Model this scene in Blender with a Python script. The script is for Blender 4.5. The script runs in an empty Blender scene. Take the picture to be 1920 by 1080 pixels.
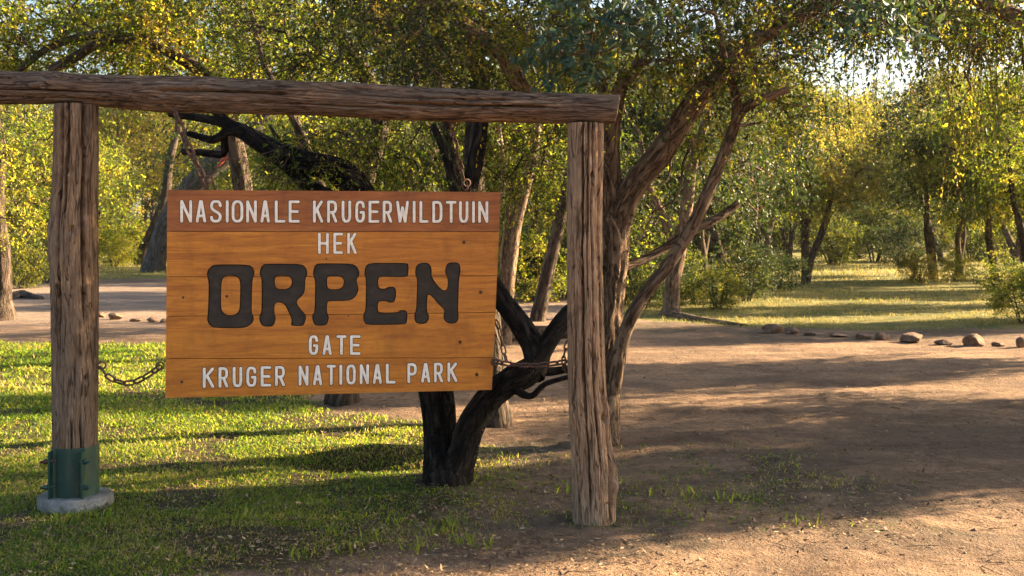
import bpy, bmesh, math, random
import numpy as np
from mathutils import Vector, Matrix

# ------------------------------------------------------------------ camera, sky, sun, exposure
S = bpy.context.scene
COL = S.collection
random.seed(7)
rng = np.random.default_rng(7)
F = 2133.333          # focal length in photo pixels (40 mm lens, 1920 px wide)
HZ = 445.0            # horizon row
CH = 1.5              # camera height

cam = bpy.data.cameras.new('camera'); cam_o = bpy.data.objects.new('camera', cam); COL.objects.link(cam_o)
cam_o.location = (0, 0, CH); cam_o.rotation_euler = (math.radians(90), 0, 0)
cam.lens = 40; cam.sensor_width = 36; cam.shift_y = -(540 - HZ) / 1920
cam.clip_start = 0.1; cam.clip_end = 2000
cam.dof.use_dof = True; cam.dof.focus_distance = 6.3; cam.dof.aperture_fstop = 10
S.camera = cam_o

SUN_AZ, SUN_EL = math.radians(70), math.radians(20)
w = bpy.data.worlds.new('World'); S.world = w; w.use_nodes = True
nt = w.node_tree; nt.nodes.clear()
sky = nt.nodes.new('ShaderNodeTexSky'); sky.sky_type = 'NISHITA'; sky.sun_disc = False
sky.sun_elevation = SUN_EL; sky.sun_rotation = SUN_AZ
sky.air_density = 1.0; sky.dust_density = 2.5; sky.ozone_density = 0.8
bg = nt.nodes.new('ShaderNodeBackground'); bg.inputs[1].default_value = 0.05
wo = nt.nodes.new('ShaderNodeOutputWorld')
nt.links.new(sky.outputs[0], bg.inputs[0]); nt.links.new(bg.outputs[0], wo.inputs[0])
sl = bpy.data.lights.new('sun', 'SUN'); sl.energy = 5.0; sl.angle = math.radians(0.6); sl.color = (1.0, 0.76, 0.47)
so = bpy.data.objects.new('sun', sl); COL.objects.link(so)
sd = Vector((math.sin(SUN_AZ) * math.cos(SUN_EL), math.cos(SUN_AZ) * math.cos(SUN_EL), math.sin(SUN_EL)))
so.rotation_euler = sd.to_track_quat('Z', 'Y').to_euler(); so.location = (20, 10, 20)
S.view_settings.view_transform = 'Standard'; S.view_settings.look = 'None'
S.view_settings.gamma = 1; S.view_settings.use_curve_mapping = False
S.view_settings.exposure = 2.9
S.render.engine = 'CYCLES'
cy = S.cycles
cy.max_bounces = 7; cy.diffuse_bounces = 4; cy.glossy_bounces = 2; cy.transmission_bounces = 4; cy.transparent_max_bounces = 4
cy.use_denoising = True; cy.caustics_reflective = False; cy.caustics_refractive = False
cy.sample_clamp_indirect = 6

def at(px, py, Y): return Vector(((px - 960) / F * Y, Y, CH - (py - HZ) / F * Y))
def gy(py): return CH * F / (py - HZ)
def gat(px, py): Y = gy(py); return ((px - 960) / F * Y, Y)

# ------------------------------------------------------------------ numeric noise
def vnoise(x, y, seed=0):
    xi = np.floor(x).astype(np.int64); yi = np.floor(y).astype(np.int64)
    xf = x - xi; yf = y - yi
    def h(a, b):
        n = (a * 374761393 + b * 668265263 + seed * 974711) & 0x7fffffff
        n = ((n ^ (n >> 13)) * 1274126177) & 0x7fffffff
        return ((n ^ (n >> 16)) & 0xffff) / 65535.0
    u = xf * xf * (3 - 2 * xf); v = yf * yf * (3 - 2 * yf)
    return (h(xi, yi) * (1 - u) + h(xi + 1, yi) * u) * (1 - v) + (h(xi, yi + 1) * (1 - u) + h(xi + 1, yi + 1) * u) * v
def fbm(x, y, seed=0, o=4):
    r = 0; a = 0.5; t = 0
    for i in range(o):
        r = r + a * vnoise(x * 2 ** i, y * 2 ** i, seed + i); t += a; a *= 0.55
    return r / t
def sstep(a, b, x):
    t = np.clip((x - a) / (b - a), 0, 1); return t * t * (3 - 2 * t)
def lawn_edge(x):      # Y of the far edge of the near lawn
    return np.interp(x, [-9, -4.2, -3.2, -2.2, -1.5, -0.7, 0.1, 0.8, 1.6, 3.0, 4.0], [16.2, 15.6, 12.8, 11.0, 9.9, 8.9, 7.75, 7.1, 6.6, 6.0, 5.6])
def lawn_w(x, y):      # 0..1 how much lawn grows here
    n = fbm(x * 1.3, y * 1.3, 5) - 0.5
    e = sstep(-0.35, 0.25, lawn_edge(x) - y + n * 1.2)
    side = 1 - sstep(-1.25, 0.25, x + (5.6 - y) * 0.55 * (y < 5.6) - 0.1 * (y - 6) + n * 1.2)
    near = sstep(3.9, 5.1, y - 0.45 * (x + 1.8) * (x > -1.8) + n * 2.0)
    sparse = 0.22 * (1 - sstep(1.3, 2.8, x)) * sstep(5.6, 6.3, y) * (1 - sstep(7.4, 8.4, y)) * (n > 0.0)
    return np.clip(e * side * near, 0, 1) + sparse
def road_w(x, y):      # dirt track crossing behind the sign, its shade painted in as grey
    c = 30 + x * 0.25
    return sstep(12, 7, np.abs(y - c) + 3 * (fbm(x * .2, y * .2, 17) - .5)) * (1 - sstep(3, 9, x - 0.02 * y))
def field_w(x, y):     # far grass
    n = fbm(x * 0.25, y * 0.25, 31) - 0.5
    right = sstep(-0.6, 0.9, y - np.interp(x, [-2, 1, 2.5, 4.2, 8, 14, 30], [30, 24, 20.8, 19.2, 18.4, 17.6, 16.5]) + n * 2.0)
    left = sstep(0, 4, y - 44 - x * 0.3 + n * 6)
    return np.where(x > 0.2 * y - 3.0, right, left) * (x > -60)
def gz(x, y):   # height of the ground
    x = np.asarray(x, float); y = np.asarray(y, float)
    z = 0.05 * (fbm(x * .5, y * .5, 3) - 0.5) + 0.022 * (fbm(x * 3.1, y * 3.1, 9, 5) - 0.5)
    z = z + 0.02 * lawn_w(x, y) - .012 * (np.abs(np.sin((y - .12 * x + .5 * np.sin(x * .5)) * 1.9)) < .16) * (y > 8) * (y < 19)
    z = z - 0.10 * np.exp(-(((x + 0.98) / 0.42) ** 2 + ((y - 7.42) / 0.20) ** 2))
    z = z + 0.05 * np.exp(-(((x + 0.9) / 0.6) ** 2 + ((y - 7.85) / 0.16) ** 2))
    z = z + 0.5 * sstep(60, 160, np.hypot(x, y)) * (fbm(x * .02, y * .02, 41) - .3)
    for (cx, cy_, r) in ((-0.44, 6.72, .35), (1.42, 8.3, .4)):
        z = z + 0.05 * np.exp(-(((x - cx) / r) ** 2 + ((y - cy_) / r) ** 2))
    return z

# ------------------------------------------------------------------ mesh building
class MB:
    def __init__(s): s.v = []; s.q = []; s.t = []; s.n = 0; s.tc = []; s.fa = []; s.qm = []; s.tm = []
    def add(s, v, q=None, t=None, tc=None, m=0):
        v = np.asarray(v, float)
        s.v.append(v); s.tc.append(np.asarray(tc, float) if tc is not None else v.copy())
        if q is not None and len(q): s.q.append(np.asarray(q, np.int64) + s.n); s.qm.append(np.full(len(q), m))
        if t is not None and len(t): s.t.append(np.asarray(t, np.int64) + s.n); s.tm.append(np.full(len(t), m))
        s.n += len(v)
    def mesh(s, name, mats=(), off=(0, 0, 0), smooth=True, tc=True, var=None):
        me = bpy.data.meshes.new(name)
        V = np.concatenate(s.v) - np.asarray(off)
        Q = np.concatenate(s.q) if s.q else np.zeros((0, 4), np.int64)
        T = np.concatenate(s.t) if s.t else np.zeros((0, 3), np.int64)
        me.vertices.add(len(V)); me.vertices.foreach_set('co', V.ravel())
        lp = np.concatenate([Q.ravel(), T.ravel()])
        me.loops.add(len(lp)); me.loops.foreach_set('vertex_index', lp.astype(np.int32))
        tot = np.concatenate([np.full(len(Q), 4), np.full(len(T), 3)]).astype(np.int32)
        st = np.concatenate([[0], np.cumsum(tot)[:-1]]).astype(np.int32) if len(tot) else tot
        me.polygons.add(len(tot)); me.polygons.foreach_set('loop_start', st); me.polygons.foreach_set('loop_total', tot)
        if any(np.any(x) for x in s.qm + s.tm):
            mi = np.concatenate(s.qm + s.tm) if s.q or s.t else []
            me.polygons.foreach_set('material_index', mi.astype(np.int32))
        me.polygons.foreach_set('use_smooth', np.full(len(tot), smooth))
        me.update(calc_edges=True)
        if tc:
            a = me.attributes.new('tc', 'FLOAT_VECTOR', 'POINT'); a.data.foreach_set('vector', np.concatenate(s.tc).ravel())
        if var is not None:
            a = me.attributes.new('var', 'FLOAT', 'FACE'); a.data.foreach_set('value', np.asarray(var, np.float32))
        for m in mats: me.materials.append(m)
        return me

def link(name, me, parent=None, label=None, cat=None, group=None, kind=None, loc=None):
    o = bpy.data.objects.new(name, me); COL.objects.link(o)
    if loc is not None: o.location = loc
    if parent is not None: o.parent = parent
    if label: o['label'] = label
    if cat: o['category'] = cat
    if group: o['group'] = group
    if kind: o['kind'] = kind
    return o
def thing(name, label, cat, loc, group=None): return link(name, None, None, label, cat, group, None, loc)

def smoothpath(P, R, step):
    P = np.asarray([tuple(p) for p in P], float); R = np.asarray(R, float)
    if len(P) == 2: 
        n = max(2, int(np.linalg.norm(P[1] - P[0]) / step) + 1); t = np.linspace(0, 1, n)[:, None]
        return P[0] * (1 - t) + P[1] * t, (R[0] * (1 - t) + R[1] * t)[:, 0]
    out = []; ro = []
    E = np.vstack([2 * P[0] - P[1], P, 2 * P[-1] - P[-2]])
    for i in range(len(P) - 1):
        p0, p1, p2, p3 = E[i:i + 4]; n = max(2, int(np.linalg.norm(p2 - p1) / step) + 1)
        t = np.linspace(0, 1, n, endpoint=False)[:, None]
        out.append(0.5 * ((2 * p1) + (-p0 + p2) * t + (2 * p0 - 5 * p1 + 4 * p2 - p3) * t ** 2 + (-p0 + 3 * p1 - 3 * p2 + p3) * t ** 3))
        ro.append((R[i] * (1 - t) + R[i + 1] * t)[:, 0])
    out.append(P[-1:]); ro.append(R[-1:])
    return np.concatenate(out), np.concatenate(ro)

def tube(mb, P, R, sides=10, step=0.1, fur=0.0, lump=0.0, cracks=(), knots=(), ref=None, caps=(True, True), skew=0.0, raw=False, m=0):
    """a tapering limb or log along P; fur = bark furrow depth (share of radius), lump = slow swelling"""
    if raw: C, R = np.asarray(P, float), np.asarray(R, float)
    else: C, R = smoothpath(P, R, step)
    n = len(C)
    T = np.gradient(C, axis=0); T /= np.linalg.norm(T, axis=1)[:, None] + 1e-9
    s = np.concatenate([[0], np.cumsum(np.linalg.norm(np.diff(C, axis=0), axis=1))])
    U = np.zeros_like(C)
    u = np.array(ref if ref is not None else ((1, 0, 0) if abs(T[0][0]) < .8 else (0, 1, 0)), float)
    for i in range(n):
        u = u - T[i] * np.dot(u, T[i]); u /= np.linalg.norm(u) + 1e-9; U[i] = u
    V = np.cross(T, U)
    th = np.linspace(0, 2 * np.pi, sides, endpoint=False)[None, :]
    ph = rng.uniform(0, 100)
    ss = s[:, None]; fac = np.ones((n, sides))
    if lump: fac = fac + lump * (fbm(np.cos(th) * 1.2 + ph, ss * 2.2 + np.sin(th) * 1.2, 11, 3) - .5) * 2
    if fur:
        k = max(5, int(sides / 4.5))
        wob = 1.1 * (vnoise(ss * 5 + ph, np.cos(th) * 1.5, 3) - .5) + .7 * (vnoise(ss * 14 + ph, np.sin(th) * 2, 5) - .5)
        w1 = np.abs(np.sin(th * k / 2 + 3 * wob + ph)); 
        fac = fac + fur * (w1 ** 0.6 - 0.6) + fur * 0.8 * (vnoise(np.cos(th) * 7 + ph, ss * 9 + np.sin(th) * 7, 8) - .5)
    rr = R[:, None] * fac
    for (a, wd, dp, s0, s1) in cracks:
        ac = a + 0.10 * (vnoise(ss * 3 + a * 9, ss * 0, 21) - .5) + .05 * (vnoise(ss * 13 + a * 7, ss * 0, 22) - .5)
        d = (th - ac + np.pi) % (2 * np.pi) - np.pi
        env = sstep(s0, s0 + .12, ss) * (1 - sstep(s1 - .12, s1, ss))
        ww = wd * (0.45 + 0.9 * vnoise(ss * 5 + a * 3, ss * 0, 23)) * env + 1e-4
        rr = rr - dp * env * np.exp(-(d / ww) ** 4)
    for (a, s0, rad, h) in knots:
        d = ((th - a + np.pi) % (2 * np.pi) - np.pi) * R[:, None] / rad; e = (ss - s0) / (rad * 1.7)
        rr = rr + h * np.exp(-(d ** 2 + e ** 2)) - 1.7 * h * np.exp(-((d / .38) ** 2 + (e / .30) ** 2))
    pts = C[:, None, :] + rr[..., None] * (np.cos(th)[..., None] * U[:, None, :] + np.sin(th)[..., None] * V[:, None, :])
    if skew:
        e = np.clip((s - (s[-1] - .35)) / .35, 0, 1)[:, None]
        pts = pts + T[:, None, :] * (skew * (rr * np.sin(th)) * e)[..., None]
    tc = np.stack([np.broadcast_to(np.cos(th), rr.shape) * R[:, None] + ph, np.broadcast_to(np.sin(th), rr.shape) * R[:, None], np.broadcast_to(ss, rr.shape) + ph], -1)
    i = np.arange(n - 1)[:, None] * sides; j = np.arange(sides)[None, :]; j2 = (j + 1) % sides
    q = np.stack([i + j, i + j2, i + sides + j2, i + sides + j], -1).reshape(-1, 4)
    mb.add(pts.reshape(-1, 3), q, tc=tc.reshape(-1, 3), m=m)
    for end, on in ((0, caps[0]), (n - 1, caps[1])):
        if on:
            ring = pts[end]; c = ring.mean(0); v = np.vstack([ring, c[None]])
            jj = np.arange(sides); k = (jj + 1) % sides
            t = np.stack([jj, k, np.full(sides, sides)], -1)
            if end == 0: t = t[:, ::-1]
            tcc = np.vstack([tc[end], tc[end].mean(0)[None]])
            mb.add(v, t=t, tc=tcc, m=m)
    return C, R

def batch_twigs(mb, S0, T0, L, R, droop, seg=3, m=0):
    n = len(S0); k = seg + 1; t = np.linspace(0, 1, k)[None, :, None]
    C = S0[:, None] + T0[:, None] * L[:, None, None] * t; C[..., 2] -= (droop * L)[:, None] * t[..., 0] ** 2
    a = rng.normal(size=(n, 3)); u = np.cross(T0, a); u /= np.linalg.norm(u, axis=1)[:, None] + 1e-9; v = np.cross(T0, u)
    th = np.arange(3) * 2.0944
    r = R[:, None, None] * (1 - 0.75 * t)
    pts = C[:, :, None, :] + (r[..., None]) * (np.cos(th)[None, None, :, None] * u[:, None, None, :] + np.sin(th)[None, None, :, None] * v[:, None, None, :])
    base = (np.arange(n) * k * 3)[:, None, None]; i = (np.arange(seg) * 3)[None, :, None]; j = np.arange(3)[None, None, :]; j2 = (j + 1) % 3
    q = np.stack([base + i + j, base + i + j2, base + i + 3 + j2, base + i + 3 + j], -1).reshape(-1, 4)
    mb.add(pts.reshape(-1, 3), q, m=m)

def leaf_geo(P, D, L, W, flat=0.5, big=False):
    n = len(P); D = D / (np.linalg.norm(D, axis=1)[:, None] + 1e-9)
    a = rng.normal(size=(n, 3)) * (1 - flat); a[:, 2] += flat * 1.4
    s = np.cross(D, a); s /= np.linalg.norm(s, axis=1)[:, None] + 1e-9; nn = np.cross(s, D)
    L = L[:, None]; W = W[:, None]
    b = (np.arange(n))[:, None]
    if not big:
        v = np.stack([P, P + D * L * .45 + s * W / 2, P + D * L - nn * L * .06, P + D * L * .45 - s * W / 2], 1)
        return v.reshape(-1, 3), b * 4 + np.array([[0, 1, 2, 3]])
    f = nn * W * .18
    v = np.stack([P, P + D * L * .3 + s * W * .46 + f, P + D * L * .68 + s * W * .40 + f * .6, P + D * L - nn * L * .12,
                  P + D * L * .68 - s * W * .40 + f * .6, P + D * L * .3 - s * W * .46 + f], 1)
    q = np.concatenate([b * 6 + np.array([[0, 1, 2, 3]]), b * 6 + np.array([[0, 3, 4, 5]])], 1).reshape(-1, 4)
    return v.reshape(-1, 3), q

def clump_leaves(centers, rc, ntw, nlf, L, W, droop=.35, hang=0.0, big=False, flat=.4, twr=0.0035, dens=None):
    """leafy twigs round clump centres -> (leaf verts, quads, per-leaf var, twig batch)"""
    nc = len(centers); rc = np.broadcast_to(rc, (nc,))
    idx = np.repeat(np.arange(nc), ntw)
    d = rng.normal(size=(len(idx), 3)); d[:, 2] = d[:, 2] * .75 - hang; d /= np.linalg.norm(d, axis=1)[:, None]
    st = centers[idx] + rng.normal(size=(len(idx), 3)) * (rc[idx] * .28)[:, None]
    ln = rc[idx] * rng.uniform(.6, 1.25, len(idx))
    dr = droop * rng.uniform(.4, 1.5, len(idx)) + hang
    li = np.repeat(np.arange(len(idx)), nlf)
    t = rng.uniform(.12, 1.03, len(li))
    P = st[li] + d[li] * (ln[li] * t)[:, None]; P[:, 2] -= dr[li] * ln[li] * t ** 2
    D = d[li] * .55 + rng.normal(size=(len(li), 3)) * .62; D[:, 2] -= (dr[li] * t) * .8
    sc = rng.uniform(.6, 1.2, len(li))
    v, q = leaf_geo(P, D, L * sc, W * sc, flat, big)
    cv = rng.uniform(0, 1, nc)
    var = np.clip(cv[idx[li]] ** 1.15 * .72 + rng.beta(1.6, 1.6, len(li)) * .50 - .08, 0, 1)
    if big: var = np.repeat(var, 2)
    return v, q, var, (st, d, ln, np.full(len(idx), twr), dr)

# ------------------------------------------------------------------ materials
def M(name, rough=0.8, spec=0.3):
    m = bpy.data.materials.new(name); m.use_nodes = True; n = m.node_tree; n.nodes.clear()
    o = n.nodes.new('ShaderNodeOutputMaterial'); b = n.nodes.new('ShaderNodeBsdfPrincipled')
    b.inputs['Roughness'].default_value = rough; b.inputs['Specular IOR Level'].default_value = spec
    n.links.new(b.outputs[0], o.inputs[0]); return m, n, b, o
def N(n, t, **kw):
    x = n.nodes.new(t)
    for k, v in kw.items():
        if k.startswith('i_'): x.inputs[int(k[2:]) if k[2:].isdigit() else k[2:].replace('_', ' ')].default_value = v
        else: setattr(x, k, v)
    return x
def ramp(n, src, stops, interp='LINEAR'):
    r = n.nodes.new('ShaderNodeValToRGB'); r.color_ramp.interpolation = interp
    e = r.color_ramp.elements
    while len(e) > 1: e.remove(e[-1])
    for i, (p, c) in enumerate(stops):
        x = e[0] if i == 0 else e.new(p)
        x.position = p; x.color = (*c, 1) if len(c) == 3 else c
    n.links.new(src, r.inputs[0]); return r.outputs[0]
def tex(n, vec, scale, detail=4, rough=.6, dist=0, mscale=None, kind='Noise'):
    if mscale is not None:
        mp = n.nodes.new('ShaderNodeMapping'); mp.inputs['Scale'].default_value = mscale; n.links.new(vec, mp.inputs[0]); vec = mp.outputs[0]
    t = n.nodes.new('ShaderNodeTexNoise' if kind == 'Noise' else 'ShaderNodeTexVoronoi')
    n.links.new(vec, t.inputs['Vector']); t.inputs['Scale'].default_value = scale
    if kind == 'Noise':
        t.inputs['Detail'].default_value = detail; t.inputs['Roughness'].default_value = rough; t.inputs['Distortion'].default_value = dist
    return t.outputs[0]
def mix(n, f, a, b, mode='MIX'):
    x = n.nodes.new('ShaderNodeMix'); x.data_type = 'RGBA'; x.blend_type = mode
    for s, k in ((f, 0), (a, 6), (b, 7)):
        if isinstance(s, (int, float)): x.inputs[k].default_value = s
        elif isinstance(s, tuple): x.inputs[k].default_value = (*s, 1) if len(s) == 3 else s
        else: n.links.new(s, x.inputs[k])
    return x.outputs[2]
def bump(n, b, h, dist, strength=1.0):
    x = n.nodes.new('ShaderNodeBump'); x.inputs['Distance'].default_value = dist; x.inputs['Strength'].default_value = strength
    n.links.new(h, x.inputs['Height']); n.links.new(x.outputs[0], b.inputs['Normal'])
def madd(n, a, b, op='ADD'):
    x = n.nodes.new('ShaderNodeMath'); x.operation = op
    for s, k in ((a, 0), (b, 1)):
        if isinstance(s, (int, float)): x.inputs[k].default_value = s
        else: n.links.new(s, x.inputs[k])
    return x.outputs[0]
def attr(n, name): return N(n, 'ShaderNodeAttribute', attribute_name=name)

def bark_mat(name, dark, mid, light, scale=1.0, bd=.012):
    m, n, b, o = M(name, .92, .15)
    tc = attr(n, 'tc').outputs['Vector']
    f1 = tex(n, tc, 26 * scale, 6, .65, .6, (1, 1, .22)); f2 = tex(n, tc, 5 * scale, 3, .5, 0, (1, 1, .5)); f3 = tex(n, tc, 90 * scale, 4, .7, 0, (1, 1, .5))
    c = ramp(n, f1, [(.34, dark), (.5, mid), (.66, light)])
    c = mix(n, ramp(n, f2, [(.4, (0, 0, 0)), (.65, (1, 1, 1))]), c, mix(n, .5, c, light))
    f5 = tex(n, tc, 15 * scale, 4, .6, 1.3, (1, 1, .2)); crk = ramp(n, f5, [(.455, (0, 0, 0)), (.49, (1, 1, 1)), (.51, (1, 1, 1)), (.545, (0, 0, 0))])
    c = mix(n, madd(n, crk, .7, 'MULTIPLY'), c, tuple(x * .5 for x in dark))
    n.links.new(c, b.inputs['Base Color'])
    bump(n, b, madd(n, madd(n, madd(n, f1, 1.0, 'MULTIPLY'), madd(n, f3, .6, 'MULTIPLY')), madd(n, crk, .6, 'MULTIPLY'), 'SUBTRACT'), bd * 1.8, 1)
    return m
def log_mat(name, stops, gray, dark=.5):
    m, n, b, o = M(name, .85, .2)
    tc = attr(n, 'tc').outputs['Vector']
    g1 = tex(n, tc, 34, 7, .72, 1.1, (1, 1, .13)); g2 = tex(n, tc, 13, 5, .62, 1.2, (1, 1, .16)); g3 = tex(n, tc, 3.2, 4, .65, .6, (1.5, 1.5, .6)); g4 = tex(n, tc, 150, 5, .75, .5, (1, 1, .10)); g5 = tex(n, tc, 22, 3, .5, 1.6, (1, 1, .07))
    c = ramp(n, g1, stops)
    c = mix(n, ramp(n, g3, [(.42, (0, 0, 0)), (.62, (1, 1, 1))]), c, gray)
    patch = ramp(n, g2, [(.30, (1, 1, 1)), (.43, (0, 0, 0))])
    c = mix(n, madd(n, patch, dark, 'MULTIPLY'), c, (.035, .02, .013))
    crk = ramp(n, g5, [(.475, (0, 0, 0)), (.497, (1, 1, 1)), (.503, (1, 1, 1)), (.525, (0, 0, 0))]); c = mix(n, madd(n, crk, .75, 'MULTIPLY'), c, (.022, .013, .009))
    c = mix(n, .6, c, mix(n, 1.0, c, ramp(n, g4, [(.36, (.35, .32, .3)), (.62, (1.5, 1.5, 1.5))]), 'MULTIPLY'))
    n.links.new(c, b.inputs['Base Color'])
    bump(n, b, madd(n, madd(n, madd(n, g1, g2, 'ADD'), madd(n, g4, .5, 'MULTIPLY')), madd(n, crk, .55, 'MULTIPLY'), 'SUBTRACT'), .018, 1)
    return m
def leaf_mat(name, stops, trans, tfac=.5, rough=.55):
    m = bpy.data.materials.new(name); m.use_nodes = True; n = m.node_tree; n.nodes.clear()
    o = n.nodes.new('ShaderNodeOutputMaterial'); b = n.nodes.new('ShaderNodeBsdfPrincipled'); b.inputs['Roughness'].default_value = rough
    b.inputs['Specular IOR Level'].default_value = .35
    v = attr(n, 'var').outputs['Fac']
    oi = N(n, 'ShaderNodeObjectInfo').outputs['Random']
    hv = N(n, 'ShaderNodeHueSaturation'); n.links.new(madd(n, madd(n, oi, .05, 'MULTIPLY'), .475), hv.inputs['Hue'])
    n.links.new(madd(n, madd(n, oi, .35, 'MULTIPLY'), .82), hv.inputs['Value'])
    n.links.new(ramp(n, v, stops), hv.inputs['Color']); n.links.new(hv.outputs[0], b.inputs['Base Color'])
    t = n.nodes.new('ShaderNodeBsdfTranslucent'); n.links.new(ramp(n, v, trans), t.inputs[0])
    x = n.nodes.new('ShaderNodeMixShader'); x.inputs[0].default_value = tfac
    n.links.new(b.outputs[0], x.inputs[1]); n.links.new(t.outputs[0], x.inputs[2]); x.inputs[0].default_value = min(.62, tfac + .08); n.links.new(x.outputs[0], o.inputs[0])
    return m

BARK_BLACK = bark_mat('charred_bark', (.004, .0035, .003), (.014, .0115, .010), (.07, .052, .040), .8, .035)
BARK_BROWN = bark_mat('furrowed_brown_bark', (.045, .028, .018), (.17, .11, .07), (.33, .23, .155))
BARK_GREY = bark_mat('grey_bark', (.035, .03, .026), (.085, .074, .064), (.16, .14, .125), .6)
BARK_FAR = bark_mat('dark_bark', (.03, .022, .016), (.075, .052, .038), (.15, .11, .08), .5, .02)
WOOD_POST = log_mat('weathered_post_wood', [(.30, (.06, .036, .02)), (.44, (.21, .13, .076)), (.58, (.34, .225, .14)), (.70, (.52, .37, .24))], (.24, .17, .12), .72)
WOOD_RIGHT = log_mat('split_post_wood', [(.30, (.09, .052, .03)), (.43, (.29, .18, .11)), (.58, (.43, .285, .18)), (.72, (.58, .41, .27))], (.30, .205, .13), .55)
WOOD_BEAM = log_mat('weathered_beam_wood', [(.32, (.03, .019, .012)), (.46, (.14, .088, .058)), (.58, (.28, .185, .122)), (.68, (.52, .37, .245))], (.17, .12, .088), .88)
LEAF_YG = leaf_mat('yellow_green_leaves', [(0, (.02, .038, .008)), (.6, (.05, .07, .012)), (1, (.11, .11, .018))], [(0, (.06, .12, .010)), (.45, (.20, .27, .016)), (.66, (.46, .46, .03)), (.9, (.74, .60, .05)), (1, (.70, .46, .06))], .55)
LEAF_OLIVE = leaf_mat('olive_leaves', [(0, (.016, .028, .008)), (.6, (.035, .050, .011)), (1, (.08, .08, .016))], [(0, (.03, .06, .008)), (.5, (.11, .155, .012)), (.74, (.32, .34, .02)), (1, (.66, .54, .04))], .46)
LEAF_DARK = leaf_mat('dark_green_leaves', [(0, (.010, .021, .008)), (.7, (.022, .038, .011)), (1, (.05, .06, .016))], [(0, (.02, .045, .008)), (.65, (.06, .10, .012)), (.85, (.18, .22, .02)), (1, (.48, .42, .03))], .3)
LEAF_BLUE = leaf_mat('blue_green_leaves', [(0, (.018, .042, .028)), (.7, (.036, .075, .046)), (1, (.06, .10, .05))], [(0, (.04, .09, .03)), (1, (.14, .20, .04))], .12, .6)
LEAF_GOLD = leaf_mat('golden_leaves', [(0, (.05, .06, .014)), (.6, (.11, .10, .022)), (1, (.20, .15, .04))], [(0, (.10, .13, .015)), (.45, (.28, .27, .035)), (.75, (.62, .50, .07)), (1, (.75, .52, .13))], .5)

# varnished boards
def board_mat(name, a, b_, c_, rot=0):
    m, n, b, o = M(name, .42, .4)
    tc = attr(n, 'tc').outputs['Vector']
    r = N(n, 'ShaderNodeObjectInfo').outputs['Random']
    cb = n.nodes.new('ShaderNodeCombineXYZ'); n.links.new(madd(n, r, 40, 'MULTIPLY'), cb.inputs[0]); n.links.new(madd(n, r, 17, 'MULTIPLY'), cb.inputs[1])
    va = n.nodes.new('ShaderNodeVectorMath'); va.operation = 'ADD'; n.links.new(tc, va.inputs[0]); n.links.new(cb.outputs[0], va.inputs[1]); v = va.outputs[0]
    g = tex(n, v, 9, 5, .6, 1.6, (.22, 1, 2.4)); g2 = tex(n, v, 55, 4, .65, .3, (.06, 1, 1.6)); g3 = tex(n, v, 3, 2, .5, 0, (1, 1, 1)); g4 = tex(n, v, 150, 3, .6, 0, (.12, 1, 1))
    c = ramp(n, g, [(.28, a), (.5, b_), (.72, c_)])
    c = mix(n, madd(n, ramp(n, g2, [(.35, (1, 1, 1)), (.52, (0, 0, 0))]), .22, 'MULTIPLY'), c, a)
    c = mix(n, madd(n, ramp(n, g3, [(.55, (0, 0, 0)), (.75, (1, 1, 1))]), .35, 'MULTIPLY'), c, a)
    c = mix(n, .25, c, mix(n, 1.0, c, ramp(n, g4, [(.3, (.5, .5, .5)), (.7, (1.4, 1.4, 1.4))]), 'MULTIPLY'))
    g6 = tex(n, v, 5, 6, .7, .4, (1.6, 1, .7)); c = mix(n, madd(n, ramp(n, g6, [(.50, (0, 0, 0)), (.68, (1, 1, 1))]), .38, 'MULTIPLY'), c, tuple(x * .55 for x in a))
    n.links.new(c, b.inputs['Base Color']); bump(n, b, g2, .0015, .6)
    n.links.new(ramp(n, g, [(.3, (.55, .55, .55)), (.7, (.38, .38, .38))]), b.inputs['Roughness'])
    return m
BOARD = board_mat('varnished_orange_wood', (.34, .105, .012), (.52, .18, .018), (.66, .26, .028))
BOARD_DK = board_mat('varnished_red_brown_wood', (.22, .066, .017), (.34, .105, .024), (.44, .155, .034))
CARVE, n, b, o = M('black_brown_carving_paint', .6, .3)
g = tex(n, attr(n, 'tc').outputs['Vector'], 26, 5, .6, .5, (.5, 1, 1))
n.links.new(ramp(n, g, [(.3, (.018, .015, .012)), (.55, (.036, .028, .022)), (.75, (.06, .043, .03))]), b.inputs['Base Color']); bump(n, b, g, .003, .5)
WHITE, n, b, o = M('white_letter_paint', .5, .3)
g = tex(n, attr(n, 'tc').outputs['Vector'], 40, 4); n.links.new(ramp(n, g, [(.3, (.76, .69, .58)), (.6, (.92, .86, .75))]), b.inputs['Base Color'])
OUTL, n, b, o = M('dark_letter_groove', .7, .2); b.inputs['Base Color'].default_value = (.07, .03, .014, 1)
RUST, n, b, o = M('rusty_chain_steel', .6, .5); b.inputs['Metallic'].default_value = .35
tco = N(n, 'ShaderNodeTexCoord').outputs['Object']; g = tex(n, tco, 60, 4)
n.links.new(ramp(n, g, [(.35, (.035, .022, .018)), (.5, (.085, .045, .030)), (.68, (.20, .09, .045))]), b.inputs['Base Color']); bump(n, b, g, .002, .6)
GREEN, n, b, o = M('green_steel_paint', .45, .45)
tco = N(n, 'ShaderNodeTexCoord').outputs['Object']; g = tex(n, tco, 9, 5, .65); g2 = tex(n, tco, 60, 3, .7); g3 = tex(n, tco, 3, 3, .6, 0, (6, 6, 1))
c = ramp(n, g, [(.3, (.007, .036, .028)), (.7, (.016, .066, .046))])
c = mix(n, madd(n, ramp(n, g3, [(.55, (0, 0, 0)), (.75, (1, 1, 1))]), .5, 'MULTIPLY'), c, (.09, .085, .06))
c = mix(n, ramp(n, g2, [(.70, (0, 0, 0)), (.76, (1, 1, 1))]), c, (.22, .12, .07))
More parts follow.
